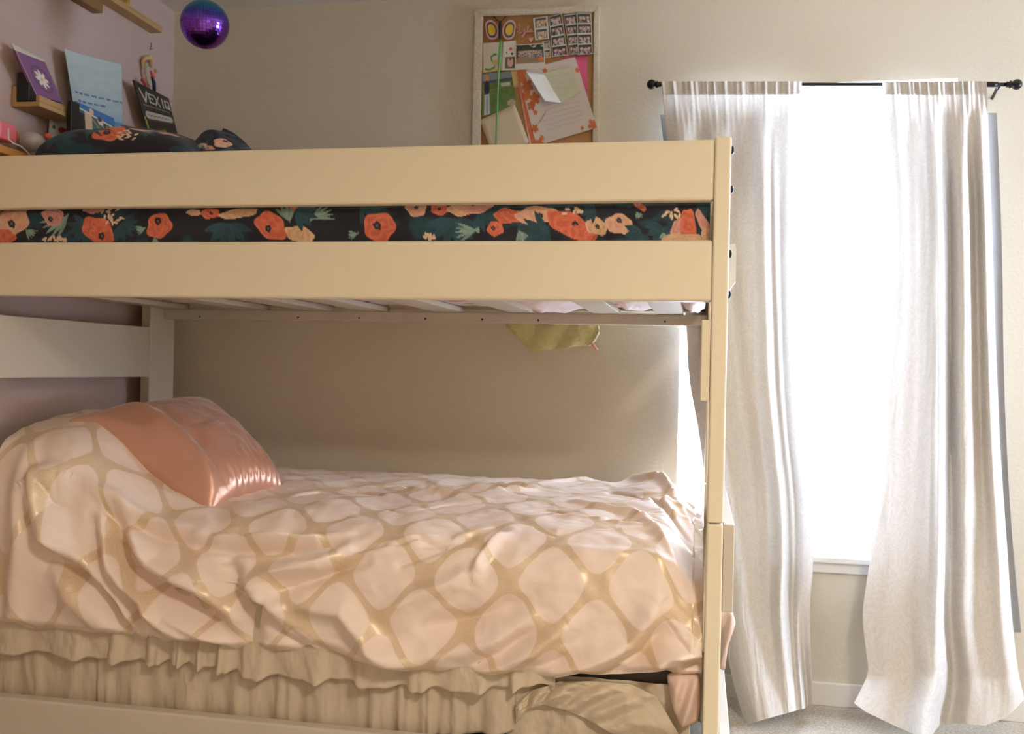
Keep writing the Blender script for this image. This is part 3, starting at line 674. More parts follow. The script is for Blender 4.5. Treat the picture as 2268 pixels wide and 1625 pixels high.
# loose end of the skirt folded across (fan of creases)
a = np.linspace(0, 1, 160)[:, None]; t = np.linspace(0, 1, 70)[None, :]
tp = np.array([(1140, 1560), (1180, 1528), (1240, 1508), (1320, 1508), (1400, 1516), (1455, 1542), (1500, 1620), (1512, 1640)], float)
bt = np.array([(1142, 1600), (1170, 1570), (1205, 1560), (1250, 1572), (1300, 1592), (1350, 1622), (1420, 1650), (1470, 1660)], float)
ks = np.linspace(0, 1, len(tp))
TX, TY_ = np.interp(a, ks, tp[:, 0]), np.interp(a, ks, tp[:, 1]); BX, BY = np.interp(a, ks, bt[:, 0]), np.interp(a, ks, bt[:, 1])
pxg, pyg = TX+(BX-TX)*t, TY_+(BY-TY_)*t
Yg = 2.336-0.011*np.sin(a*40+6*t*a)*(0.3+0.7*np.sin(np.pi*t))-0.010*np.sin(np.pi*t)**.8+0.004*fbm(a*14, t*5, 17, 3)
Pp = np.empty((160, 70, 3))
for i in range(160):
    for j in range(70): Pp[i, j] = PY(pxg[i, j], pyg[i, j], Yg[i, j])
o = sheet('folded_end', Pp, SK, sk, None, None, 0.0025); o['label'] = 'turned up loose end of the skirt'

# satin pillow
SAT = mat('satin_peach', rgb(205, 156, 132), 0.30, 0.45, bump=0.05, bscale=14, sheen=0.3, spec=0.7)
A = PY(152, 932, 2.52); B = PY(455, 895, 3.02); C_ = PY(642, 1106, 2.80); D_ = PY(462, 1155, 2.47)
def swr(a, b_):
    # pleats gathered towards the C-D seam, one long crease along the A-D side
    w = 0.006*np.sin((b_*0+a)*46+4*b_)*sstep(b_, .25, .9)*(1-np.clip(a, -1, 1)**4)*sstep(a, -.7, 0.0)
    w = w+0.020*np.exp(-((a+0.62+0.12*b_)/.12)**2)*(1-b_**4)-0.010*np.exp(-((a+0.40+0.12*b_)/.12)**2)*(1-b_**4)
    w = w+0.010*fbm(a*2.5+7, b_*2.5, 55, 3)*(1-a**4)*(1-b_**4)
    return w*(1-a**6)*(1-b_**6)
o = cushion('satin_pillow', A, B, C_, D_, 0.135, SAT, (0.3, -0.3, 1), None, swr, 0.38, 0.12, 140, 0.55)
tag(o, 'shiny peach satin pillow leaning at the head of the lower bunk', 'pillow')

# yellow cloth hanging at the wall side under the upper bunk
YM = mat('yellow_plush', rgb(212, 204, 148), 0.95, bump=0.8, bscale=160, var=0.12, vscale=60, sheen=0.5)
out = [(1118, 716), (1330, 716), (1320, 752), (1306, 764), (1270, 768), (1215, 774), (1172, 781), (1150, 755), (1130, 738)]
yt = empty('yellow_blanket', PY(1220, 720, 3.30)); tag(yt, 'pale yellow plush blanket corner hanging below the upper bunk', 'blanket')
a = np.linspace(0, 1, 60)[:, None]; t = np.linspace(0, 1, 30)[None, :]
pxt = 1122+(1324-1122)*a; bot = np.interp(a, [0, .12, .27, .5, .72, .90, .96, 1], [722, 745, 781, 774, 768, 765, 752, 735])
pyt = 712+(bot-712)*t; pxg = pxt+0*t; Pp = np.empty((60, 30, 3)); yy = 3.295-0.018*np.abs(np.sin(a*9+1.5*t))+0.004*fbm(a*9, t*4, 3)
for i in range(60):
    for j in range(30): Pp[i, j] = PY(pxg[i, j], pyt[i, j], yy[i, j])
sheet('plush', Pp, YM, yt, None, None, 0.008)
q1 = PY(1308, 758, 3.285); q2 = PY(1324, 776, 3.28)
o = tube('ribbon_tab', [q1, (q1+q2)/2+np.array([0, -.004, 0]), q2], [.004, .006, .004], mat('pink_ribbon', rgb(226, 160, 140), .5), yt, 8); o['label'] = 'pink ribbon tab'

# ================================================================== curtain rod
R0 = PY(1443, 187, D-0.09); R1 = PY(2252, 187, D-0.09)
RODM = mat('rod_black', rgb(22, 24, 26), 0.3, 0.5)
rod = empty('curtain_rod', R0); tag(rod, 'thin black curtain rod with ball ends above the window', 'curtain rod')
dv = (R1-R0); dn = dv/np.linalg.norm(dv)
tube('pole', [R0+dn*0.02, R1-dn*0.02], 0.0062, RODM, rod, 16)
tube('pole_sleeve', [PY(2186, 187, D-0.09), PY(2210, 187, D-0.09)], 0.0085, RODM, rod, 16)
for Pe, sg in ((R0, 1), (R1, -1)):
    f_ = empty('finial', Pe); f_.parent = rod; f_.location = Vector(tuple(Pe))-Vector(rod.location)
    bm = bmesh.new(); bmesh.ops.create_uvsphere(bm, u_segments=24, v_segments=12, radius=0.0165); bmesh.ops.translate(bm, vec=tuple(Pe), verts=bm.verts)
    bm_tube(bm, [Pe+dn*sg*0.012, Pe+dn*sg*0.02, Pe+dn*sg*0.024, Pe+dn*sg*0.03], [.008, .013, .008, .010], 16)
    bpy.data.objects.remove(f_); from_bm('finial', bm, RODM, rod, True)
for pxk in (1478, 2216):
    p = PY(pxk, 187, D-0.09)
    tube('bracket', [p, p+np.array([0, .045, -.004]), p+np.array([0, .089, -.02])], 0.005, RODM, rod, 8)

# ================================================================== curtains
CM = bpy.data.materials.new('curtain_linen'); CM.use_nodes = True; nt = CM.node_tree; N = nt.nodes; L = nt.links; b = N['Principled BSDF']
uvn = N.new('ShaderNodeUVMap'); uvn.uv_map = 'UVMap'
n1 = N.new('ShaderNodeTexNoise'); n1.inputs['Scale'].default_value = 9; n1.inputs['Detail'].default_value = 1; L.new(uvn.outputs[0], n1.inputs[0])
v1 = N.new('ShaderNodeVectorMath'); v1.operation = 'MULTIPLY_ADD'; L.new(n1.outputs['Color'], v1.inputs[0]); v1.inputs[1].default_value = (.12, .12, 0); L.new(uvn.outputs[0], v1.inputs[2])
w1 = N.new('ShaderNodeTexWave'); w1.wave_type = 'RINGS'; w1.inputs['Scale'].default_value = 14; w1.inputs['Distortion'].default_value = 14; w1.inputs['Detail'].default_value = 2; w1.inputs['Detail Scale'].default_value = 1.6
L.new(v1.outputs[0], w1.inputs[0])
mr = N.new('ShaderNodeMapRange'); L.new(w1.outputs['Fac'], mr.inputs[0]); mr.inputs[1].default_value = .35; mr.inputs[2].default_value = .6
mx = N.new('ShaderNodeMix'); mx.data_type = 'RGBA'; L.new(mr.outputs[0], mx.inputs[0])
mx.inputs[6].default_value = (*[float(t) for t in rgb(222, 217, 212)], 1); mx.inputs[7].default_value = (*[float(t) for t in rgb(228, 224, 219)], 1)
L.new(mx.outputs[2], b.inputs['Base Color']); b.inputs['Roughness'].default_value = 0.8
tl = N.new('ShaderNodeBsdfTranslucent'); L.new(mx.outputs[2], tl.inputs[0]); ms = N.new('ShaderNodeMixShader'); ms.inputs[0].default_value = 0.08
L.new(b.outputs[0], ms.inputs[1]); L.new(tl.outputs[0], ms.inputs[2]); L.new(ms.outputs[0], N['Material Output'].inputs[0])
LINER = mat('blackout_grey', rgb(176, 178, 184), 0.8)

def spline(x, pts):
    """smooth interpolation through control points (monotone-ish cubic hermite)"""
    p = np.array(pts, float); xs, ys = p[:, 0], p[:, 1]
    m_ = np.gradient(ys, xs); i = np.clip(np.searchsorted(xs, x)-1, 0, len(xs)-2)
    h_ = xs[i+1]-xs[i]; t_ = np.clip((x-xs[i])/h_, 0, 1)
    return (2*t_**3-3*t_**2+1)*ys[i]+(t_**3-2*t_**2+t_)*h_*m_[i]+(-2*t_**3+3*t_**2)*ys[i+1]+(t_**3-t_**2)*h_*m_[i+1]

def curtain(name, left, right, bottom, folds, yflare, label, seed, gather):
    """left/right: (py, px) edges; bottom: (s, py); folds: list of (s, depth) control rows keyed by py; yflare (py, dy)"""
    ns, ntt = 420, 300
    s = np.linspace(0, 1, ns)[:, None]; t = np.concatenate([np.linspace(0, .08, 50, endpoint=False), np.linspace(.08, 1, ntt-50)])[None, :]
    pb_ = np.interp(s, *zip(*bottom)); py = 180+(pb_-180)*t
    xl = spline(py, left); xr = spline(py, right); px = xl+(xr-xl)*s
    # fold depth: interpolate between keyed profiles
    keys = sorted(folds); prof_ = np.zeros_like(px)
    for k in range(len(keys)):
        pk = spline(s+0*t, folds[keys[k]])
        lo_ = keys[k-1] if k > 0 else None; hi_ = keys[k+1] if k < len(keys)-1 else None
        w = np.ones_like(px)
        if lo_ is not None: w = w*np.clip((py-lo_)/(keys[k]-lo_), 0, 1)
        if hi_ is not None: w = w*np.clip((hi_-py)/(hi_-keys[k]), 0, 1)
        prof_ = prof_+pk*w
    g_ = np.exp(-((py-187)/60.0)**2)
    gp = np.sin(s*gather+2.0*np.sin(s*17))+0.5*np.sin(s*gather*2.2+1)
    Yb = D-0.105-np.interp(py, *zip(*yflare))
    Yb = Yb-prof_*1.5*(1-0.75*g_)-g_*0.006*gp-0.003*(1-g_)*fbm(s*12+py*0.003, py/160.0, seed, 3)
    rodline = np.exp(-((py-187)/14.0)**2); Yb = Yb-rodline*0.004
    P_ = np.empty(px.shape+(3,)); r = FWD*F+RT*(px[..., None]-1134)-UP*(py[..., None]-812.5)
    # build on a flat sheet at the rod plane, then push folds straight out (towards the room)
    base = CAM+r*((D-0.105)/r[..., 1:2]); 
    fl = np.interp(py, *zip(*yflare))
    P_[..., 0] = base[..., 0]; P_[..., 2] = np.maximum(base[..., 2], 0.004); P_[..., 1] = Yb
    # hold the silhouette of the flared hem in place
    k_ = (Yb/(D-0.105))[..., None]
    P2 = CAM+r*(Yb[..., None]/r[..., 1:2]); P2[..., 2] = np.maximum(P2[..., 2], 0.004)
    width = 1.0
    UV_ = np.stack([s*1.1+0*t, (2.1-P2[..., 2])], -1)
    root = empty(name, P2[0, 0]); tag(root, label, 'curtain')
    sheet('panel', P2, CM, root, UV_, None, 0.0)
    # rod pocket: the cloth behind the rod
    nb = 10; tb = np.linspace(0, 1, nb)[None, :]
    a0 = P2[:, 0:1, :]; a1 = P2[:, 13:14, :]
    back = a0+(a1-a0)*tb[..., None]; back = back+np.array([0, 1, 0])*(0.034*np.sin(np.pi*tb))[..., None]
    o = sheet('rod_pocket', back, CM, root, np.stack([s*1.1+0*tb, 0.2*tb+0*s], -1), None, 0.0); o['label'] = 'gathered pocket the rod runs through'
    return root, P2

curtain('white_curtain',
        [(180, 1464), (300, 1476), (500, 1496), (720, 1520), (850, 1528), (950, 1546), (1040, 1558), (1200, 1580), (1400, 1602), (1500, 1622), (1560, 1638), (1603, 1650), (1640, 1655)],
        [(180, 1776), (400, 1774), (700, 1774), (1000, 1790), (1090, 1801), (1250, 1801), (1350, 1794), (1450, 1796), (1560, 1802), (1640, 1804)],
        [(0, 1603), (.05, 1603), (.88, 1568), (.90, 1563), (1, 1558)],
        {180: [(0, 0), (.2, .01), (.35, .002), (.5, .012), (.62, .0), (.8, .012), (1, 0)],
         500: [(0, -.01), (.1, .02), (.22, -.01), (.36, .022), (.5, -.004), (.62, .01), (.72, .03), (.80, -.03), (.90, .004), (1, .0)],
         1000: [(0, -.01), (.15, .02), (.32, -.004), (.45, .02), (.58, -.002), (.70, .035), (.80, -.035), (.90, .002), (1, .004)],
         1300: [(0, -.01), (.2, .03), (.4, .02), (.55, .01), (.70, .04), (.78, -.03), (.9, .0), (1, .004)],
         1640: [(0, -.01), (.15, .03), (.5, .045), (.80, .03), (.86, .03), (.89, -.03), (1, -.02)]},
        [(180, 0), (900, .01), (1250, .03), (1500, .08), (1640, .16)],
        'white linen curtain hanging left of the bright window gap', 3, 70)
curtain('white_curtain',
        [(180, 1956), (300, 1966), (500, 1975), (700, 1966), (900, 1953), (1100, 1938), (1250, 1925), (1370, 1911), (1440, 1918), (1490, 1922), (1530, 1905), (1555, 1892), (1640, 1880)],
        [(180, 2186), (300, 2190), (500, 2197), (800, 2207), (1000, 2216), (1200, 2230), (1400, 2245), (1500, 2258), (1545, 2268), (1640, 2262)],
        [(0, 1556), (.08, 1575), (.25, 1605), (.40, 1630), (.47, 1634), (.52, 1604), (.60, 1601), (.78, 1606), (.90, 1588), (.97, 1560), (1, 1548)],
        {180: [(0, 0), (.2, .012), (.35, .002), (.5, .012), (.66, .0), (.8, .012), (1, 0)],
         450: [(0, 0), (.12, .01), (.25, -.01), (.36, .012), (.50, .03), (.57, -.035), (.66, .022), (.76, .02), (.83, -.03), (.93, .02), (1, -.01)],
         1000: [(0, 0), (.15, .01), (.30, .0), (.42, .03), (.53, .04), (.57, -.035), (.68, .02), (.78, .01), (.84, -.02), (.93, .02), (1, -.01)],
         1350: [(0, .01), (.15, .02), (.3, .01), (.42, .035), (.52, .05), (.56, -.02), (.68, .015), (.78, -.004), (.86, .004), (.94, .02), (1, -.01)],
         1640: [(0, .02), (.15, .03), (.3, .03), (.47, .05), (.52, -.06), (.68, -.02), (.85, .0), (1, .0)]},
        [(180, 0), (900, .005), (1250, .03), (1500, .09), (1640, .19)],
        'white linen curtain at the right edge of the photo, hem lying on the carpet', 9, 60)
# grey blackout liners behind the curtains
def liner(x_edges, top, label, seed, ends=(0, 0)):
    ns, nt_ = 120, 120
    s = np.linspace(0, 1, ns)[:, None]; t = np.linspace(0, 1, nt_)[None, :]
    py = top+(1400-top)*t+0*s
    xl = spline(py, x_edges[0]); xr = spline(py, x_edges[1]); px = xl+(xr-xl)*s
    Yb = D-0.052+0.008*np.sin(s*20+seed)*(0.4+0.6*t)
    r = FWD*F+RT*(px[..., None]-1134)-UP*(py[..., None]-812.5); P2 = CAM+r*(Yb[..., None]/r[..., 1:2])
    o = sheet('blackout_liner', P2, LINER, None, None, None, 0.002); tag(o, label, 'curtain liner'); return o
liner([[(250, 1462), (500, 1492), (720, 1520), (850, 1529), (950, 1548), (1040, 1561), (1200, 1583), (1400, 1606)],
       [(250, 1706), (500, 1712), (800, 1722), (1100, 1735), (1400, 1745)]], 254, 'grey blackout liner behind the white curtain beside the bunk bed', 1)
liner([[(250, 1730), (500, 1734), (800, 1742), (1100, 1756), (1400, 1766)], [(250, 1769), (400, 1770), (700, 1770), (1000, 1785), (1090, 1795), (1250, 1795), (1400, 1790)]], 254, 'narrow grey liner strip behind the inner edge of the left curtain', 6)
liner([[(250, 2052), (500, 2056), (900, 2052), (1400, 2050)], [(250, 2208), (500, 2218), (900, 2226), (1200, 2243), (1400, 2262)]], 250, 'blue grey blackout liner peeking out right of the right curtain', 2)
liner([[(250, 1969), (500, 1979), (700, 1971), (900, 1958), (1100, 1943), (1250, 1930), (1400, 1920)], [(250, 2020), (700, 2022), (1400, 2004)]], 262, 'narrow grey liner strip behind the left fold of the right curtain', 4)

# ================================================================== things on the back wall
def quadgrid(TL, TR, BR, BL, plane, val, nu, nv, curl=None):
    """grid of points on a wall parallel plane from four corners read in the photograph"""
    fn = PY if plane == 'Y' else PX
    c = [fn(p[0], p[1], val) for p in (TL, TR, BR, BL)]
    u = np.linspace(0, 1, nu)[:, None, None]; v = np.linspace(0, 1, nv)[None, :, None]
    P_ = (1-u)*(1-v)*c[0]+u*(1-v)*c[1]+u*v*c[2]+(1-u)*v*c[3]
    if curl is not None:
        P_ = P_+curl(u, v)
    return P_, u[..., 0]+0*v[..., 0], v[..., 0]+0*u[..., 0]
def card(name, label, cat, quad, plane, val, paint, nu=60, nv=60, curl=None, group=None, parent=None, thick=0.0012, m=None):
    P_, u, v = quadgrid(*quad, plane, val, nu, nv, curl)
    C_ = paint(u, v)
    o = sheet(name, P_, m or ATTR, parent, None, C_, thick, offset=1)
    if cat: tag(o, label, cat, group)
    elif label: o['label'] = label
    return o
def flat(c):
    return lambda u, v: np.broadcast_to(np.array(c), u.shape+(3,)).copy()
class Art:
    def __init__(s, u, v, base): s.u, s.v = u, v; s.C = np.broadcast_to(np.array(base), u.shape+(3,)).copy()
    def put(s, mk, c): mk = np.clip(mk, 0, 1)[..., None]; s.C = s.C*(1-mk)+np.array(c)*mk; return s
    def rect(s, a, b, c0, d, col): return s.put(((s.u > a) & (s.u < b) & (s.v > c0) & (s.v < d)).astype(float), col)
    def disc(s, x, y, rx, ry, col, soft=.1): return s.put(1-sstep(np.hypot((s.u-x)/rx, (s.v-y)/ry), 1-soft, 1+soft), col)
    def line(s, pts, w, col):
        d, _, _ = segdist(s.u, s.v, pts); return s.put(1-sstep(d, w*.6, w), col)
    def leaf(s, x, y, r, col, rot=0, n=5):
        dx, dy = s.u-x, s.v-y; th = np.arctan2(dy, dx)+rot; rr = np.hypot(dx, dy)/(r*(0.55+0.45*np.abs(np.cos(n*th/2))**.7)); return s.put(1-sstep(rr, .85, 1.1), col)
    def speck(s, a, b, c0, d, cols, sc, seed):
        """a crowd: blobs of colour inside a rectangle"""
        k = np.floor((vnoise(s.u*sc, s.v*sc, seed)*0.5+0.5)*len(cols)*0.999).astype(int).clip(0, len(cols)-1)
        cc = np.array(cols)[k]; mk = ((s.u > a) & (s.u < b) & (s.v > c0) & (s.v < d)).astype(float)[..., None]
        s.C = s.C*(1-mk)+cc*mk; return s
BS = 5.078
def bp_(x, y): return (1030+x/BS, y/BS)
def bq(*pts): return tuple(bp_(*p) for p in pts)
BY = D-0.014
cb = empty('cork_board', PY(1190, 180, D)); tag(cb, 'cork notice board in a distressed white frame on the back wall', 'notice board')
CORK = mat('cork', rgb(176, 128, 82), 0.9, bump=0.3, bscale=300, var=0.18, vscale=120)
P_, u_, v_ = quadgrid(*bq((190, 165), (1450, 125), (1425, 2060), (150, 2060)), 'Y', BY, 4, 4)
sheet('cork_panel', P_, CORK, cb, None, None, 0.010)
FRM = mat('distressed_white', rgb(214, 204, 184), 0.8, bump=0.8, bscale=120, var=0.22, vscale=90)
oc = bq((105, 100), (1512, 55), (1488, 2130), (62, 2130)); ic = bq((200, 176), (1446, 136), (1428, 2055), (158, 2055))
for i in range(4):
    j = (i+1) % 4; V = []
    for yy in (D-0.001, D-0.024):
        for p in (oc[i], oc[j], ic[j], ic[i]): V.append(PY(p[0], p[1], D-0.024)*1.0); V[-1][1] = yy
    bm = bmesh.new(); vs_ = [bm.verts.new(tuple(v)) for v in V]
    for f in ((0, 1, 2, 3), (7, 6, 5, 4), (0, 4, 5, 1), (1, 5, 6, 2), (2, 6, 7, 3), (3, 7, 4, 0)): bm.faces.new([vs_[k] for k in f])
    bmesh.ops.recalc_face_normals(bm, faces=bm.faces); bmesh.ops.bevel(bm, geom=list(bm.edges), offset=0.003, segments=2, affect='EDGES')
    from_bm('frame_bar', bm, FRM, cb)
lay = [BY-0.003]
def Lyr(k): return BY-0.003-0.0022*k
def autumn_strip(u, v):
    a = Art(u, v, rgb(222, 190, 178))
    for i, y in enumerate((.05, .35, .52, .70, .80, .92)): a.leaf(.5, y, .38 if i else .5, rgb(206, 106, 62), i, 5)
    return a.C
# pink card behind
card('pink_card', 'bright pink card tucked behind the autumn letter on the cork board', 'card', bq((1095, 640), (1372, 622), (1380, 1150), (1150, 1150)), 'Y', Lyr(0), flat(rgb(206, 84, 126)), 8, 8)
def soccer(u, v):
    a = Art(u, v, rgb(96, 122, 62)); a.C *= (1+.2*fbm(u*8, v*8, 3))[..., None]
    a.rect(0, 1, 0, .20, rgb(140, 150, 160)).rect(0, 1, .17, .24, rgb(70, 90, 100)).rect(.6, .9, .28, .36, rgb(200, 205, 200)).line([(0, .42), (1, .38)], .012, rgb(150, 140, 90))
    a.disc(.16, .12, .07, .09, rgb(216, 140, 70)).disc(.15, .34, .09, .17, rgb(38, 40, 60)).rect(.07, .23, .50, .98, rgb(190, 196, 205)).line([(.15, .55), (.15, .95)], .012, rgb(110, 120, 130))
    a.disc(.85, .80, .12, .08, rgb(190, 160, 140)); return a.C
card('field_photo', 'photo of a green sports field pinned at the left of the cork board', 'photo', bq((196, 832), (516, 795), (600, 1230), (186, 1310)), 'Y', Lyr(0), soccer, 90, 90)
card('yellow_card', 'small yellow paper behind the group photo on the cork board', 'card', bq((505, 790), (600, 780), (600, 975), (520, 985)), 'Y', Lyr(0)+.0012, flat(rgb(226, 196, 130)), 8, 8)
card('striped_paper', 'narrow orange and pink patterned paper left of the autumn letter', 'card', bq((578, 830), (640, 815), (830, 1640), (730, 1660)), 'Y', Lyr(1), autumn_strip, 30, 120)
def autumn(u, v):
    a = Art(u, v, rgb(226, 216, 210))
    O = rgb(205, 104, 52)
    for x, y, r, k in ((.06, .03, .10, 0), (.05, .12, .07, 1), (.10, .22, .10, 2), (.05, .33, .08, 3), (.17, .40, .09, 4), (.08, .48, .07, 5), (.12, .58, .04, 0), (.05, .78, .06, 2), (.12, .92, .04, 3), (.06, .99, .08, 1), (.96, .95, .09, 2), (.78, .95, .03, 1), (.97, .18, .04, 0), (.45, .08, .04, 5), (.30, .10, .03, 2)):
        a.leaf(x, y, r, O*(1-.12*(k % 3)), k, 5)
    for y in np.linspace(.52, .84, 6): a.line([(.22, y), (.35, y+.006), (.5, y-.004), (.85, y+.003)], .004, rgb(196, 186, 184))
    for k in range(5): a.line([(.10+.02*k, .74-.015*k), (.20+.03*k, .70-.03*k)], .004, rgb(190, 130, 100))
    return a.C
card('autumn_letter', 'letter paper with orange autumn leaves, the largest sheet on the cork board', 'letter', bq((590, 800), (1238, 640), (1484, 1440), (800, 1640)), 'Y', Lyr(2), autumn, 150, 170, curl=lambda u, v: np.concatenate([0*u*v, -0.006*u*v*v, 0*u*v], -1))
def greens(u, v):
    a = Art(u, v, rgb(214, 216, 192))
    for k in range(9): a.line([(.08, .1+.09*k), (.92, .08+.09*k)], .008, rgb(196, 204, 176))
    return a.C
fc = empty('folded_note', PY(*bp_(1000, 950), Lyr(4))); tag(fc, 'open folded white and pale green note pinned over the autumn letter', 'note')
card('note_page', None, None, bq((886, 825), (1180, 728), (1302, 1030), (1080, 1156)), 'Y', Lyr(4), greens, 60, 50, parent=fc)
card('note_flap', 'white flap of the note', None, bq((700, 832), (886, 825), (1080, 1156), (910, 1162)), 'Y', Lyr(4), flat(rgb(236, 238, 236)), 12, 12, parent=fc,
     curl=lambda u, v: np.concatenate([0*u*v, -0.03*(1-u)+0*v, 0*u*v], -1))
card('blank_card', 'plain beige card at the lower left of the cork board', 'card', bq((165, 1352), (560, 1172), (720, 1600), (320, 1760)), 'Y', Lyr(1), flat(rgb(216, 200, 172)), 10, 10)
def snake(u, v):
    a = Art(u, v, rgb(222, 212, 200)); G = rgb(92, 150, 78)
    a.rect(0, 1, .88, 1, rgb(220, 196, 130)).line([(.12, .88), (.35, .92), (.58, .86), (.62, .72), (.45, .62), (.42, .48), (.6, .42)], .045, G).disc(.62, .70, .14, .10, rgb(204, 186, 90)).disc(.62, .42, .10, .05, G)
    return a.C
card('snake_drawing', 'small card with a green snake drawing at the left of the cork board', 'card', bq((202, 486), (420, 470), (418, 792), (204, 820)), 'Y', Lyr(1), snake, 70, 90)
def heartcard(u, v):
    a = Art(u, v, rgb(226, 220, 212)); a.disc(.6, .27, .12, .06, rgb(216, 90, 80)).disc(.3, .40, .05, .03, rgb(60, 90, 90)).disc(.7, .44, .09, .04, rgb(40, 40, 50))
    a.rect(.2, .9, .54, .93, rgb(90, 86, 60)).disc(.58, .72, .22, .17, rgb(224, 160, 170)).disc(.58, .60, .10, .07, rgb(130, 84, 60)); return a.C
card('heart_card', 'white photo card with a tiny red heart beside the group photo', 'card', bq((428, 468), (574, 455), (574, 788), (416, 792)), 'Y', Lyr(2), heartcard, 50, 100)
crowd = [rgb(60, 62, 50), rgb(180, 140, 120), rgb(120, 110, 120), rgb(200, 180, 170), rgb(70, 76, 96), rgb(150, 90, 80)]
def groupphoto(u, v):
    a = Art(u, v, rgb(228, 222, 214)); a.rect(.03, .97, .04, .76, rgb(44, 54, 40)).speck(.10, .92, .26, .56, crowd, 16, 4).rect(.03, .97, .56, .76, rgb(148, 122, 90)); a.disc(.88, .62, .08, .09, rgb(220, 110, 50)).disc(.12, .6, .06, .05, rgb(200, 90, 60))
    a.put((fbm(u*9, v*9, 8) > .5)*(v < .16)*(v > .04)*(u > .03)*(u < .97), rgb(190, 200, 200))
    for x in np.linspace(.2, .8, 8): a.disc(x, .30+.5*(x-.5)**2, .035, .05, rgb(206, 170, 150))
    return a.C
card('group_photo', 'white bordered photo of a large group outdoors on the cork board', 'photo', bq((566, 500), (890, 484), (902, 764), (560, 790)), 'Y', Lyr(3), groupphoto, 120, 100)
def booth(n, cols, seed, border):
    def f(u, v):
        a = Art(u, v, rgb(206, 206, 200))
        for k in range(n):
            y0 = (k+border*.5)/n+.01; y1 = (k+1-border*.5)/n-.01
            a.rect(border, 1-border, y0, y1, cols[0]); a.speck(border+.08, 1-border-.08, y0+.25*(y1-y0), y1, cols, 11, seed+k)
            for q in range(3): a.disc(border+.2+.26*q, y0+(.42+.1*(q % 2))*(y1-y0), .10, .16*(y1-y0), rgb(206, 170, 150))
        return a.C
    return f
c2 = [rgb(48, 54, 48), rgb(70, 74, 70), rgb(200, 190, 190), rgb(130, 84, 96), rgb(90, 60, 60)]
c3 = [rgb(80, 78, 70), rgb(216, 206, 180), rgb(150, 110, 80), rgb(200, 180, 140)]
G_ = 'photo strips pinned on the cork board'
card('photo_strip', 'photo strip with a yellowed border, lowest and partly behind the group photo', 'photo strip', bq((872, 462), (955, 452), (972, 645), (890, 658)), 'Y', Lyr(1), booth(2, c3, 5, .14), 40, 80, group=G_)
card('photo_strip', 'white bordered strip of two photos beside the pink handwritten name', 'photo strip', bq((763, 206), (930, 178), (946, 436), (788, 452)), 'Y', Lyr(3), booth(2, c3, 3, .12), 60, 90, group=G_)
card('photo_strip', 'dark photo strip second from left at the top of the cork board', 'photo strip', bq((940, 188), (1086, 150), (1160, 620), (984, 640)), 'Y', Lyr(2), booth(4, c2, 7, .05), 50, 160, group=G_)
card('photo_strip', 'dark photo strip third from left at the top of the cork board', 'photo strip', bq((1108, 172), (1256, 152), (1290, 604), (1180, 616)), 'Y', Lyr(3), booth(4, c2, 9, .05), 50, 160, group=G_)
card('photo_strip', 'rightmost photo strip on the cork board, against the frame', 'photo strip', bq((1258, 150), (1418, 148), (1436, 606), (1268, 616)), 'Y', Lyr(4), booth(4, c2, 12, .05), 50, 160, group=G_)
# butterfly
bt = empty('paper_butterfly', PY(*bp_(395, 340), Lyr(3))); tag(bt, 'pink, blue and yellow paper butterfly at the top left of the cork board', 'ornament')
def shape_plate(name, pts, Y, thick, m, parent):
    V = []
    for yy in (Y, Y+thick):
        for p in pts: w = PY(p[0], p[1], Y); V.append((w[0], yy, w[2]))
    k = len(pts); o = mesh(name, V, [tuple(range(k)), tuple(range(k, 2*k))[::-1]]+[(i, i+k, (i+1) % k+k, (i+1) % k) for i in range(k)], m, parent); return o
for sg, cx in ((-1, 296), (1, 500)):
    for k, (sc_, col) in enumerate(((1, (226, 170, 158)), (.78, (70, 90, 130)), (.56, (226, 186, 60)))):
        pts = []
        for i in range(40):
            th = 2*math.pi*i/40; r = 1-0.22*math.exp(-((((th-math.pi*(0 if sg > 0 else 1)+math.pi) % (2*math.pi))-math.pi)/.5)**2)+0.10*math.cos(2*th)*0
            x = cx+80*sc_*r*math.cos(th)+sg*14*math.sin(-th)*sc_; y = 335+112*sc_*r*math.sin(th)
            pts.append(bp_(x, y))
        o = shape_plate('wing' if k == 0 else 'wing_inlay', pts, Lyr(3)-.0012*k, .001, mat('paper_%d%d%d' % col, rgb(*col), .7), bt); o['label'] = ('pink outer wing', 'blue wing band', 'yellow wing centre')[k]
tube('body', [PY(*bp_(392, y), Lyr(5)) for y in (240, 300, 370, 440)], [.004, .005, .005, .003], BLACKM, bt)
for sg in (-1, 1): tube('antenna', [PY(*bp_(392+sg*8, 245), Lyr(5)), PY(*bp_(392+sg*40, 215), Lyr(5)), PY(*bp_(392+sg*72, 182), Lyr(5))], [.0012, .0012, .003], BLACKM, bt, 6)
# pink handwritten name
PK = mat('pink_marker', rgb(226, 160, 156), .6)
nm = empty('name_cutout', PY(*bp_(670, 350), Lyr(2))); tag(nm, 'pink handwritten name with a small heart, beside the paper butterfly', 'lettering')
strokes = [[(600, 285), (612, 272), (622, 290), (612, 335), (592, 368), (610, 376), (640, 362)], [(640, 330), (648, 356), (664, 352), (674, 324)], [(674, 324), (668, 372), (652, 418), (638, 428), (640, 405), (690, 362)], [(690, 362), (712, 318), (716, 285), (704, 290), (700, 340), (706, 360), (724, 352)], [(752, 332), (734, 328), (726, 350), (738, 364), (752, 348), (754, 330), (756, 358), (772, 360)]]
for s_ in strokes: tube('letter_stroke', [PY(*bp_(*p), Lyr(2)) for p in s_], .0015, PK, nm, 6)
hp = [(740, 478), (722, 450), (718, 430), (728, 418), (742, 428), (756, 416), (768, 428), (762, 450)]
shape_plate('heart', [bp_(*p) for p in hp], Lyr(2), .001, PK, nm)
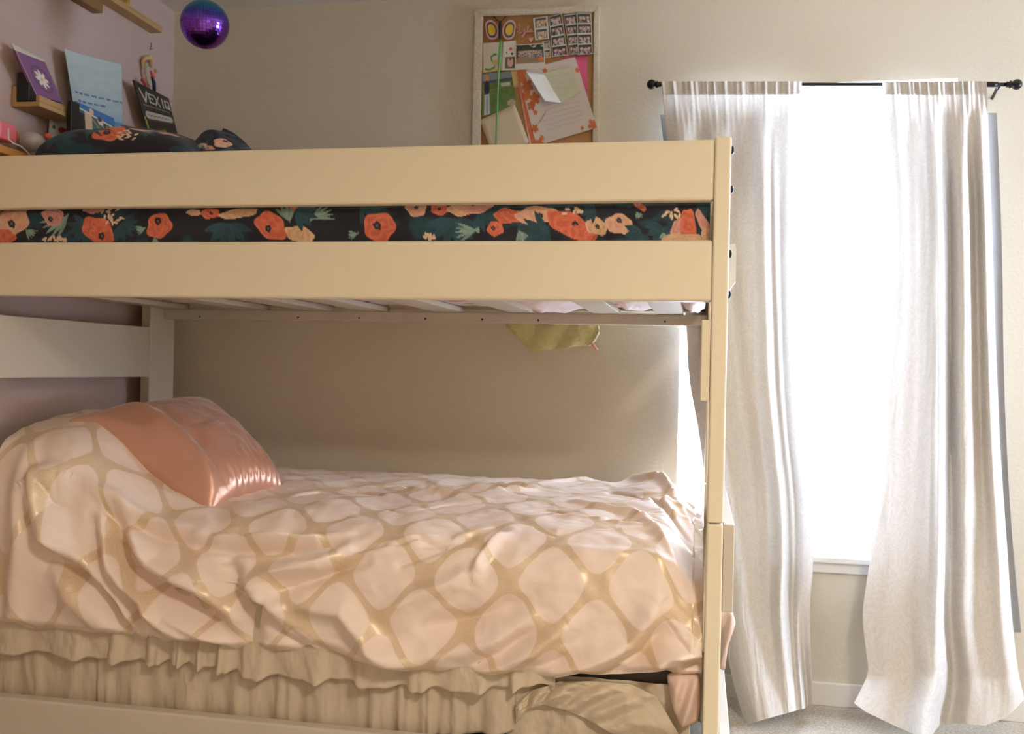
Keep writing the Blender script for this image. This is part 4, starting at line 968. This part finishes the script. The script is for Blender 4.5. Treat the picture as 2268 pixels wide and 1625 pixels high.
# green lanyard hanging over the board
GM = mat('green_beads', rgb(96, 160, 84), .5, var=.2, vscale=300)
ln_ = [PY(*bp_(x, y), BY-0.017) for x, y in ((400, 455), (396, 560), (385, 700), (372, 900), (366, 1100), (360, 1300), (354, 1500), (350, 1640))]
tag(tube('green_lanyard', ln_, [.0035, .0045, .0045, .0035, .003, .003, .003, .0025], GM, None, 8), 'green beaded lanyard hanging down the front of the cork board', 'lanyard')

# ================================================================== things on the left wall
def shelfbox(name, label, Yn, Yf, Xf, z0, z1, lip=0.0, group=None):
    bm = bmesh.new(); bm_box(bm, XL+0.001, Xf, Yn, Yf, z0, z0+0.014, .0015)
    o = empty(name, (XL, (Yn+Yf)/2, z0)); tag(o, label, 'shelf', group); from_bm('shelf_board', bm, WOOD, o)
    if lip:
        bm = bmesh.new(); bm_box(bm, Xf-0.012, Xf, Yn, Yf, z0+0.014, z0+lip, .0015); from_bm('front_lip', bm, WOOD, o)
        bm = bmesh.new(); bm_box(bm, XL+0.001, XL+0.012, Yn, Yf, z0+0.014, z0+lip*1.9, .0015); from_bm('back_strip', bm, WOOD, o)
    return o
# lower picture ledge
XF = -1.905
a0, a1 = PX(87, 234.5, XF), PX(87, 210, XF); e0 = PX(166, 266, XF)
lz0, lz1 = float(a0[2]), float(a1[2])
shelfbox('picture_ledge', 'light wooden picture ledge holding the purple daisy book', float(a0[1]), float(e0[1])+0.02, XF, lz0, lz0+.001, lz1-lz0)
# black block on the ledge and booklets
tb_ = a0[1]
box_ = box('black_box', XL+0.014, XL+0.055, float(tb_)+0.004, float(tb_)+0.06, lz0+0.0165, float(PX(40, 156, XL+.03)[2]), BLACKM, None, .003)
tag(box_, 'small black box at the near end of the picture ledge', 'box')
def daisy(u, v):
    a = Art(u, v, rgb(126, 84, 128)); d = np.hypot((u-.55)/1.0, (v-.52)/1.0)
    a.put((np.abs(d-.30) < .03)*.5, rgb(84, 54, 96))
    th = np.arctan2(v-.52, u-.55); a.put(1-sstep(d/(.12+.11*np.abs(np.cos(4*th))), .85, 1.1), rgb(226, 220, 210)); a.disc(.55, .52, .045, .045, rgb(216, 170, 70))
    a.rect(0, .035, 0, 1, rgb(170, 150, 150)); return a.C
def lean(k): return lambda u, v: np.concatenate([k*v*1.0+0*u, 0*u*v, 0*u*v], -1)
card('white_booklet', 'white booklet standing behind the purple daisy book', 'booklet', ((25, 94), (97, 131), (122, 226), (73, 222)), 'X', XL+0.035, flat(rgb(214, 208, 196)), 20, 20,
     curl=lambda u, v: np.concatenate([0.012*np.sin(v*3)*(1-u), 0*u*v, 0*u*v], -1), thick=.003)
o = card('daisy_book', 'purple book with a white daisy on its cover on the picture ledge', 'book', ((34, 111.6), (100, 138), (139.5, 229), (80, 209.6)), 'X', XL+0.058, daisy, 110, 110, thick=.009)
# blue drawing
def bluedraw(u, v):
    a = Art(u, v, rgb(192, 206, 204)); w = .5+.5*np.sin(v*34+4*vnoise(u*3, v*6, 4)+2*u)
    t = sstep(v, .30, .95)*(.35+.3*w); a.put(t, rgb(96, 150, 190)); a.put(.25*w, rgb(160, 190, 205))
    a.put((v > .80)*(.6+.3*w), rgb(70, 130, 180))
    r_ = random.Random(4)
    for (y, x0, x1) in ((.50, .12, .97), (.60, .18, .62)):
        x = x0
        while x < x1:
            wd = r_.uniform(.05, .11); pts = [(x+wd*k/7, y+.10*(x-.1)*.3+(.012 if k % 2 else -.012)*r_.uniform(.5, 1.2)) for k in range(8)]
            a.line(pts, .006, rgb(52, 62, 120)); x += wd+.035
    return a.C
card('blue_drawing', 'large pale blue wave drawing with two lines of handwriting on the left wall', 'drawing', ((121, 108), (272.5, 142), (273, 305), (150, 290)), 'X', XL+0.012, bluedraw, 150, 150,
     curl=lambda u, v: np.concatenate([0.035*np.clip(1-u*2.2, 0, 1)**2+0*v+0.006*np.sin(u*5)*(1-v), 0*u*v, 0*u*v], -1))
# framed little picture and black stand
def bridge(u, v):
    a = Art(u, v, rgb(54, 104, 92)); a.put(v < .16+.1*u, rgb(56, 110, 170)); a.line([(0, .14), (1, .34)], .03, rgb(226, 206, 196))
    a.rect(0, .22, .28, 1, rgb(28, 26, 30)).rect(.2, .38, .22, 1, rgb(206, 176, 140)).disc(.38, .12, .06, .10, rgb(214, 180, 140))
    a.line([(.38, .32), (.6, .62), (.82, .86), (1, .92)], .018, rgb(206, 130, 100))
    for x, y, s_ in ((.60, .30, 1), (.72, .44, .8), (.86, .66, .9)):
        a.disc(x, y, .07*s_, .12*s_, rgb(222, 200, 180)).disc(x-.01, y-.05, .06*s_, .08*s_, rgb(70, 44, 36)).disc(x+.03, y+.06, .04*s_, .07*s_, rgb(226, 190, 165))
    return a.C
card('bridge_picture', 'small painted picture of three children by a rope bridge below the blue drawing', 'picture', ((169, 224), (252, 262), (262, 330), (172, 300)), 'X', XL+0.10, bridge, 100, 100, thick=.006)
p0 = PX(158, 222, XL+.115); p1 = PX(171, 226, XL+.115); p2 = PX(165, 292, XL+.115)
tag(box('black_frame_edge', XL+0.10, XL+0.116, float(p0[1]), float(p0[1])+.040, float(p2[2]), float(p0[2]), BLACKM, None, .002), 'upright black picture stand at the far end of the picture ledge', 'picture stand')
def marks(u, v):
    a = Art(u, v, rgb(206, 202, 192)); a.disc(.2, .45, .07, .06, rgb(60, 90, 60)).disc(.62, .46, .22, .10, rgb(180, 60, 60))
    for y in (.12, .2, .28): a.line([(.15, y), (.7, y+.05)], .012, rgb(170, 168, 165))
    return a.C
card('list_card', 'white card with green and red marks pinned below the picture ledge', 'card', ((112, 245), (160, 264), (156, 335), (106, 318)), 'X', XL+0.02, marks, 50, 60)
# award sign: lettering drawn as strokes
def vex(u, v):
    a = Art(u, v, rgb(38, 36, 34)); Wt = rgb(190, 184, 176)
    def S_(pts, w=.018, c=Wt): a.line(pts, w, c)
    y0, y1 = .12, .34
    S_([(.10, y0), (.20, y1), (.30, y0)], .024); S_([(.46, y0+.02), (.34, y0+.02), (.34, y1-.02), (.46, y1-.02)]); S_([(.34, .23), (.44, .23)]); S_([(.50, y0), (.64, y1)]); S_([(.64, y0), (.50, y1)])
    S_([(.74, y0), (.74, y1)]); S_([(.82, y0+.02), (.94, y0+.02), (.94, y1-.03), (.82, y1-.03), (.82, y0+.02)]); S_([(.89, y1-.08), (.96, y1)])
    for k in range(9): S_([(.12+.09*k, .41), (.17+.09*k, .41)], .020, rgb(110, 106, 100)); 
    for k in range(9): S_([(.12+.09*k, .47), (.17+.09*k, .47)], .010, rgb(90, 86, 80))
    d, _, _ = segdist(u, v, [(.16, .60), (.88, .60)]); a.put(1-sstep(d, .065, .085), rgb(178, 168, 160))
    for k in range(12): S_([(.18+.056*k, .585+.03*(k % 2)), (.21+.056*k, .60)], .012, rgb(70, 66, 64))
    a.line([(.04, .66), (.06, .90)], .025, rgb(150, 170, 60)); a.line([(.35, .93), (.60, .90)], .04, rgb(120, 130, 40)); return a.C
card('award_sign', 'black award sign with white lettering leaning on the left wall near the corner', 'sign', ((296, 177), (374, 218), (394, 300), (330, 300)), 'X', XL+0.05, vex, 140, 170, thick=.006, m=mat('printed_gloss', (.8, .8, .8), .35, attr='paint'))
# hanging ornaments above the sign
orn = empty('ribbon_ornament', PX(330, 110, XL+.02)); tag(orn, 'wooden ornament with cream, red and navy ribbons hanging above the black sign', 'ornament')
TAN = mat('tan_wood', rgb(196, 160, 110), .6); CRM = mat('cream_ribbon', rgb(190, 176, 150), .6); NVR = mat('navy_ribbon', rgb(34, 34, 76), .5); REDR = mat('red_ribbon', rgb(180, 48, 44), .5); CORR = mat('coral_ribbon', rgb(226, 96, 92), .5)
q = lambda x, y, d_=.02: PX(x, y, XL+d_)
tube('hook', [q(335, 95, .002), q(334, 104, .012), q(332, 110, .016), q(337, 108, .016)], .0015, DARK, orn, 8)
tube('cord', [q(333, 108, .014), q(330, 128, .014)], .0008, CRM, orn, 6)
bm = bmesh.new(); bm_tube(bm, [q(318, 150, .012), q(316, 138, .012), q(320, 130, .012), q(330, 128, .012), q(336, 134, .012), q(334, 148, .012)], [.006, .007, .008, .010, .009, .005], 10); from_bm('wood_piece', bm, TAN, orn, True)
tube('ribbon', [q(324, 140), q(323, 160), q(326, 175), q(334, 192)], [.008, .006, .007, .006], CRM, orn, 8)
tube('ribbon', [q(336, 170, .025), q(341, 182, .025), q(342, 204, .025)], [.004, .007, .006], NVR, orn, 8)['label'] = 'navy ribbon'
tube('bead', [q(334, 158, .03), q(338, 165, .03), q(341, 172, .03)], [.004, .008, .005], CORR, orn, 10)['label'] = 'coral bead'
tube('bead', [q(345, 152, .022), q(346, 162, .022)], [.005, .006], TAN, orn, 10)
tube('bead', [q(314, 176, .03), q(319, 182, .03), q(323, 188, .03)], [.005, .006, .006], REDR, orn, 10)['label'] = 'red bead'
tube('bead', [q(315, 170, .03), q(319, 174, .03)], [.004, .005], TAN, orn, 10)
# upper shelves
yb_ = float(PX(205, 31, XL)[1]); xb_ = float(PY(228, 32, yb_)[0]); zb_ = float(PX(205, 31, XL)[2])
o = empty('wall_box_shelf', (XL, yb_-.15, zb_)); tag(o, 'dark wooden box shelf at the top edge of the photo on the mauve wall', 'shelf')
DW = mat('dark_shelf_wood', rgb(128, 92, 52), .6, var=.2, vscale=25)
bm = bmesh.new(); bm_box(bm, XL+.001, xb_, yb_-.45, yb_, zb_, zb_+.045, .003); from_bm('shelf_board', bm, DW, o)
bm = bmesh.new(); bm_box(bm, XL+.001, xb_-.02, yb_-.02, yb_-.004, zb_+.046, zb_+.12, .002); from_bm('end_panel', bm, WOOD, o)
XF2 = XL+.05; e = PX(360, 73, XF2)
shelfbox('narrow_ledge', 'long narrow wooden ledge high on the mauve wall above the ribbons', float(PX(215, -20, XF2)[1]), float(e[1]), XF2, float(e[2]), float(e[2]), .022)
tag(tube('brass_figure', [PX(278, 14, XL+.025), PX(281, 4, XL+.025), PX(284, -12, XL+.025)], [.012, .010, .008], mat('brass', rgb(170, 140, 60), .4, .6), None, 12), 'small brassy figure standing on the narrow high ledge', 'figurine')
# little shelf at the far left edge with its things
sz = float(PX(20, 322, XL+.10)[2]); ys = float(PX(72, 342, XL+.10)[1])
o = empty('corner_shelf', (XL, ys-.2, sz-.02)); tag(o, 'orange wooden shelf at the left edge of the photo behind the guard rail', 'shelf')
bm = bmesh.new(); bm_box(bm, XL+.001, XL+.11, ys-.45, ys, sz-.03, sz-.008, .003); from_bm('shelf_board', bm, mat('orange_wood', rgb(206, 140, 72), .5, var=.1, vscale=30), o)
gc = PX(72, 314, XL+.055); GR = 0.034
nl = empty('night_light', gc); tag(nl, 'round white night light on the orange shelf', 'night light')
sphere('globe', (gc[0], gc[1], gc[2]), GR, mat('milky_white', rgb(206, 198, 200), .3), nl, (1, 1.05, .86))
pc = PX(106, 302, XL+.05); sphere('cap', pc, .010, mat('coral_rubber', rgb(226, 92, 70), .5), nl)['label'] = 'small coral cap'
pc = PX(6, 292, XL+.06); bm = bmesh.new(); bm_box(bm, pc[0]-.03, pc[0]+.03, pc[1]-.05, pc[1]+.022, pc[2]-.028, pc[2]+.022, .008)
tag(from_bm('pink_tin', bm, mat('pink_enamel', rgb(232, 120, 136), .4)), 'pink box at the left edge of the photo on the orange shelf', 'box')
pc = PX(27, 300, XL+.06); tag(sphere('coral_ball', pc, .017, mat('coral_rubber', rgb(226, 92, 70), .5)), 'coral ball between the pink box and the white night light', 'ball')
tag(tube('white_cable', [PX(18, 285, XL+.105), PX(19, 308, XL+.112), PX(28, 316, XL+.115), PX(46, 324, XL+.115), PX(60, 336, XL+.115), PX(70, 350, XL+.115)], .0022, TRIM, None, 8), 'thin white cable hanging over the orange shelf edge', 'cable')

# ================================================================== mirror ball
BYY = 2.70; bc = PY(453.5, 54, BYY); br = 52.5*float((bc-CAM)@FWD)/F
bm = bmesh.new(); nu_, nv_ = 44, 26; rj = random.Random(3)
for i in range(nv_):
    for j in range(nu_):
        t0, t1 = math.pi*i/nv_, math.pi*(i+1)/nv_; p0_, p1_ = 2*math.pi*j/nu_, 2*math.pi*(j+1)/nu_
        jt = Vector((rj.uniform(-1, 1), rj.uniform(-1, 1), rj.uniform(-1, 1)))*0.00012
        q_ = [Vector((math.sin(t)*math.cos(p), math.sin(t)*math.sin(p), math.cos(t)))*br for t, p in ((t0, p0_), (t1, p0_), (t1, p1_), (t0, p1_))]
        c_ = sum(q_, Vector())/4; q_ = [c_+(v-c_)*.94+jt*rj.choice((-1, 1)) for v in q_]
        try: bm.faces.new([bm.verts.new(v+Vector(tuple(map(float, bc)))) for v in (q_ if 0 < i < nv_-1 else (q_[:3] if i else [q_[1], q_[2], q_[0]]))])
        except Exception: pass
BM_ = bpy.data.materials.new('ombre_mirror'); BM_.use_nodes = True; nt = BM_.node_tree; b = nt.nodes['Principled BSDF']
b.inputs['Metallic'].default_value = 1; b.inputs['Roughness'].default_value = .16
tc = nt.nodes.new('ShaderNodeTexCoord'); sp = nt.nodes.new('ShaderNodeSeparateXYZ'); nt.links.new(tc.outputs['Generated'], sp.inputs[0])
cr = nt.nodes.new('ShaderNodeValToRGB'); nt.links.new(sp.outputs[2], cr.inputs[0]); nt.links.new(cr.outputs[0], b.inputs['Base Color'])
cr.color_ramp.elements[0].color = (.24, .04, .40, 1); cr.color_ramp.elements[1].color = (.05, .42, .50, 1)
for p_, c_ in ((.45, (.22, .08, .62, 1)), (.62, (.10, .09, .62, 1)), (.80, (.04, .28, .50, 1))):
    e_ = cr.color_ramp.elements.new(p_); e_.color = c_
mb = empty('mirror_ball', bc); tag(mb, 'purple and blue mirror ball hanging from the ceiling', 'mirror ball')
bmesh.ops.recalc_face_normals(bm, faces=bm.faces); from_bm('mirror_tiles', bm, BM_, mb)
sphere('core', tuple(bc), br*.975, mat('ball_core', (.03, .02, .10), .4), mb)
tube('cap', [(bc[0], bc[1], bc[2]+br*.97), (bc[0], bc[1], bc[2]+br+.012)], .008, DARK, mb, 12)
tube('string', [(bc[0], bc[1], bc[2]+br+.01), (bc[0], bc[1], H-.0005)], .0008, DARK, mb, 6)
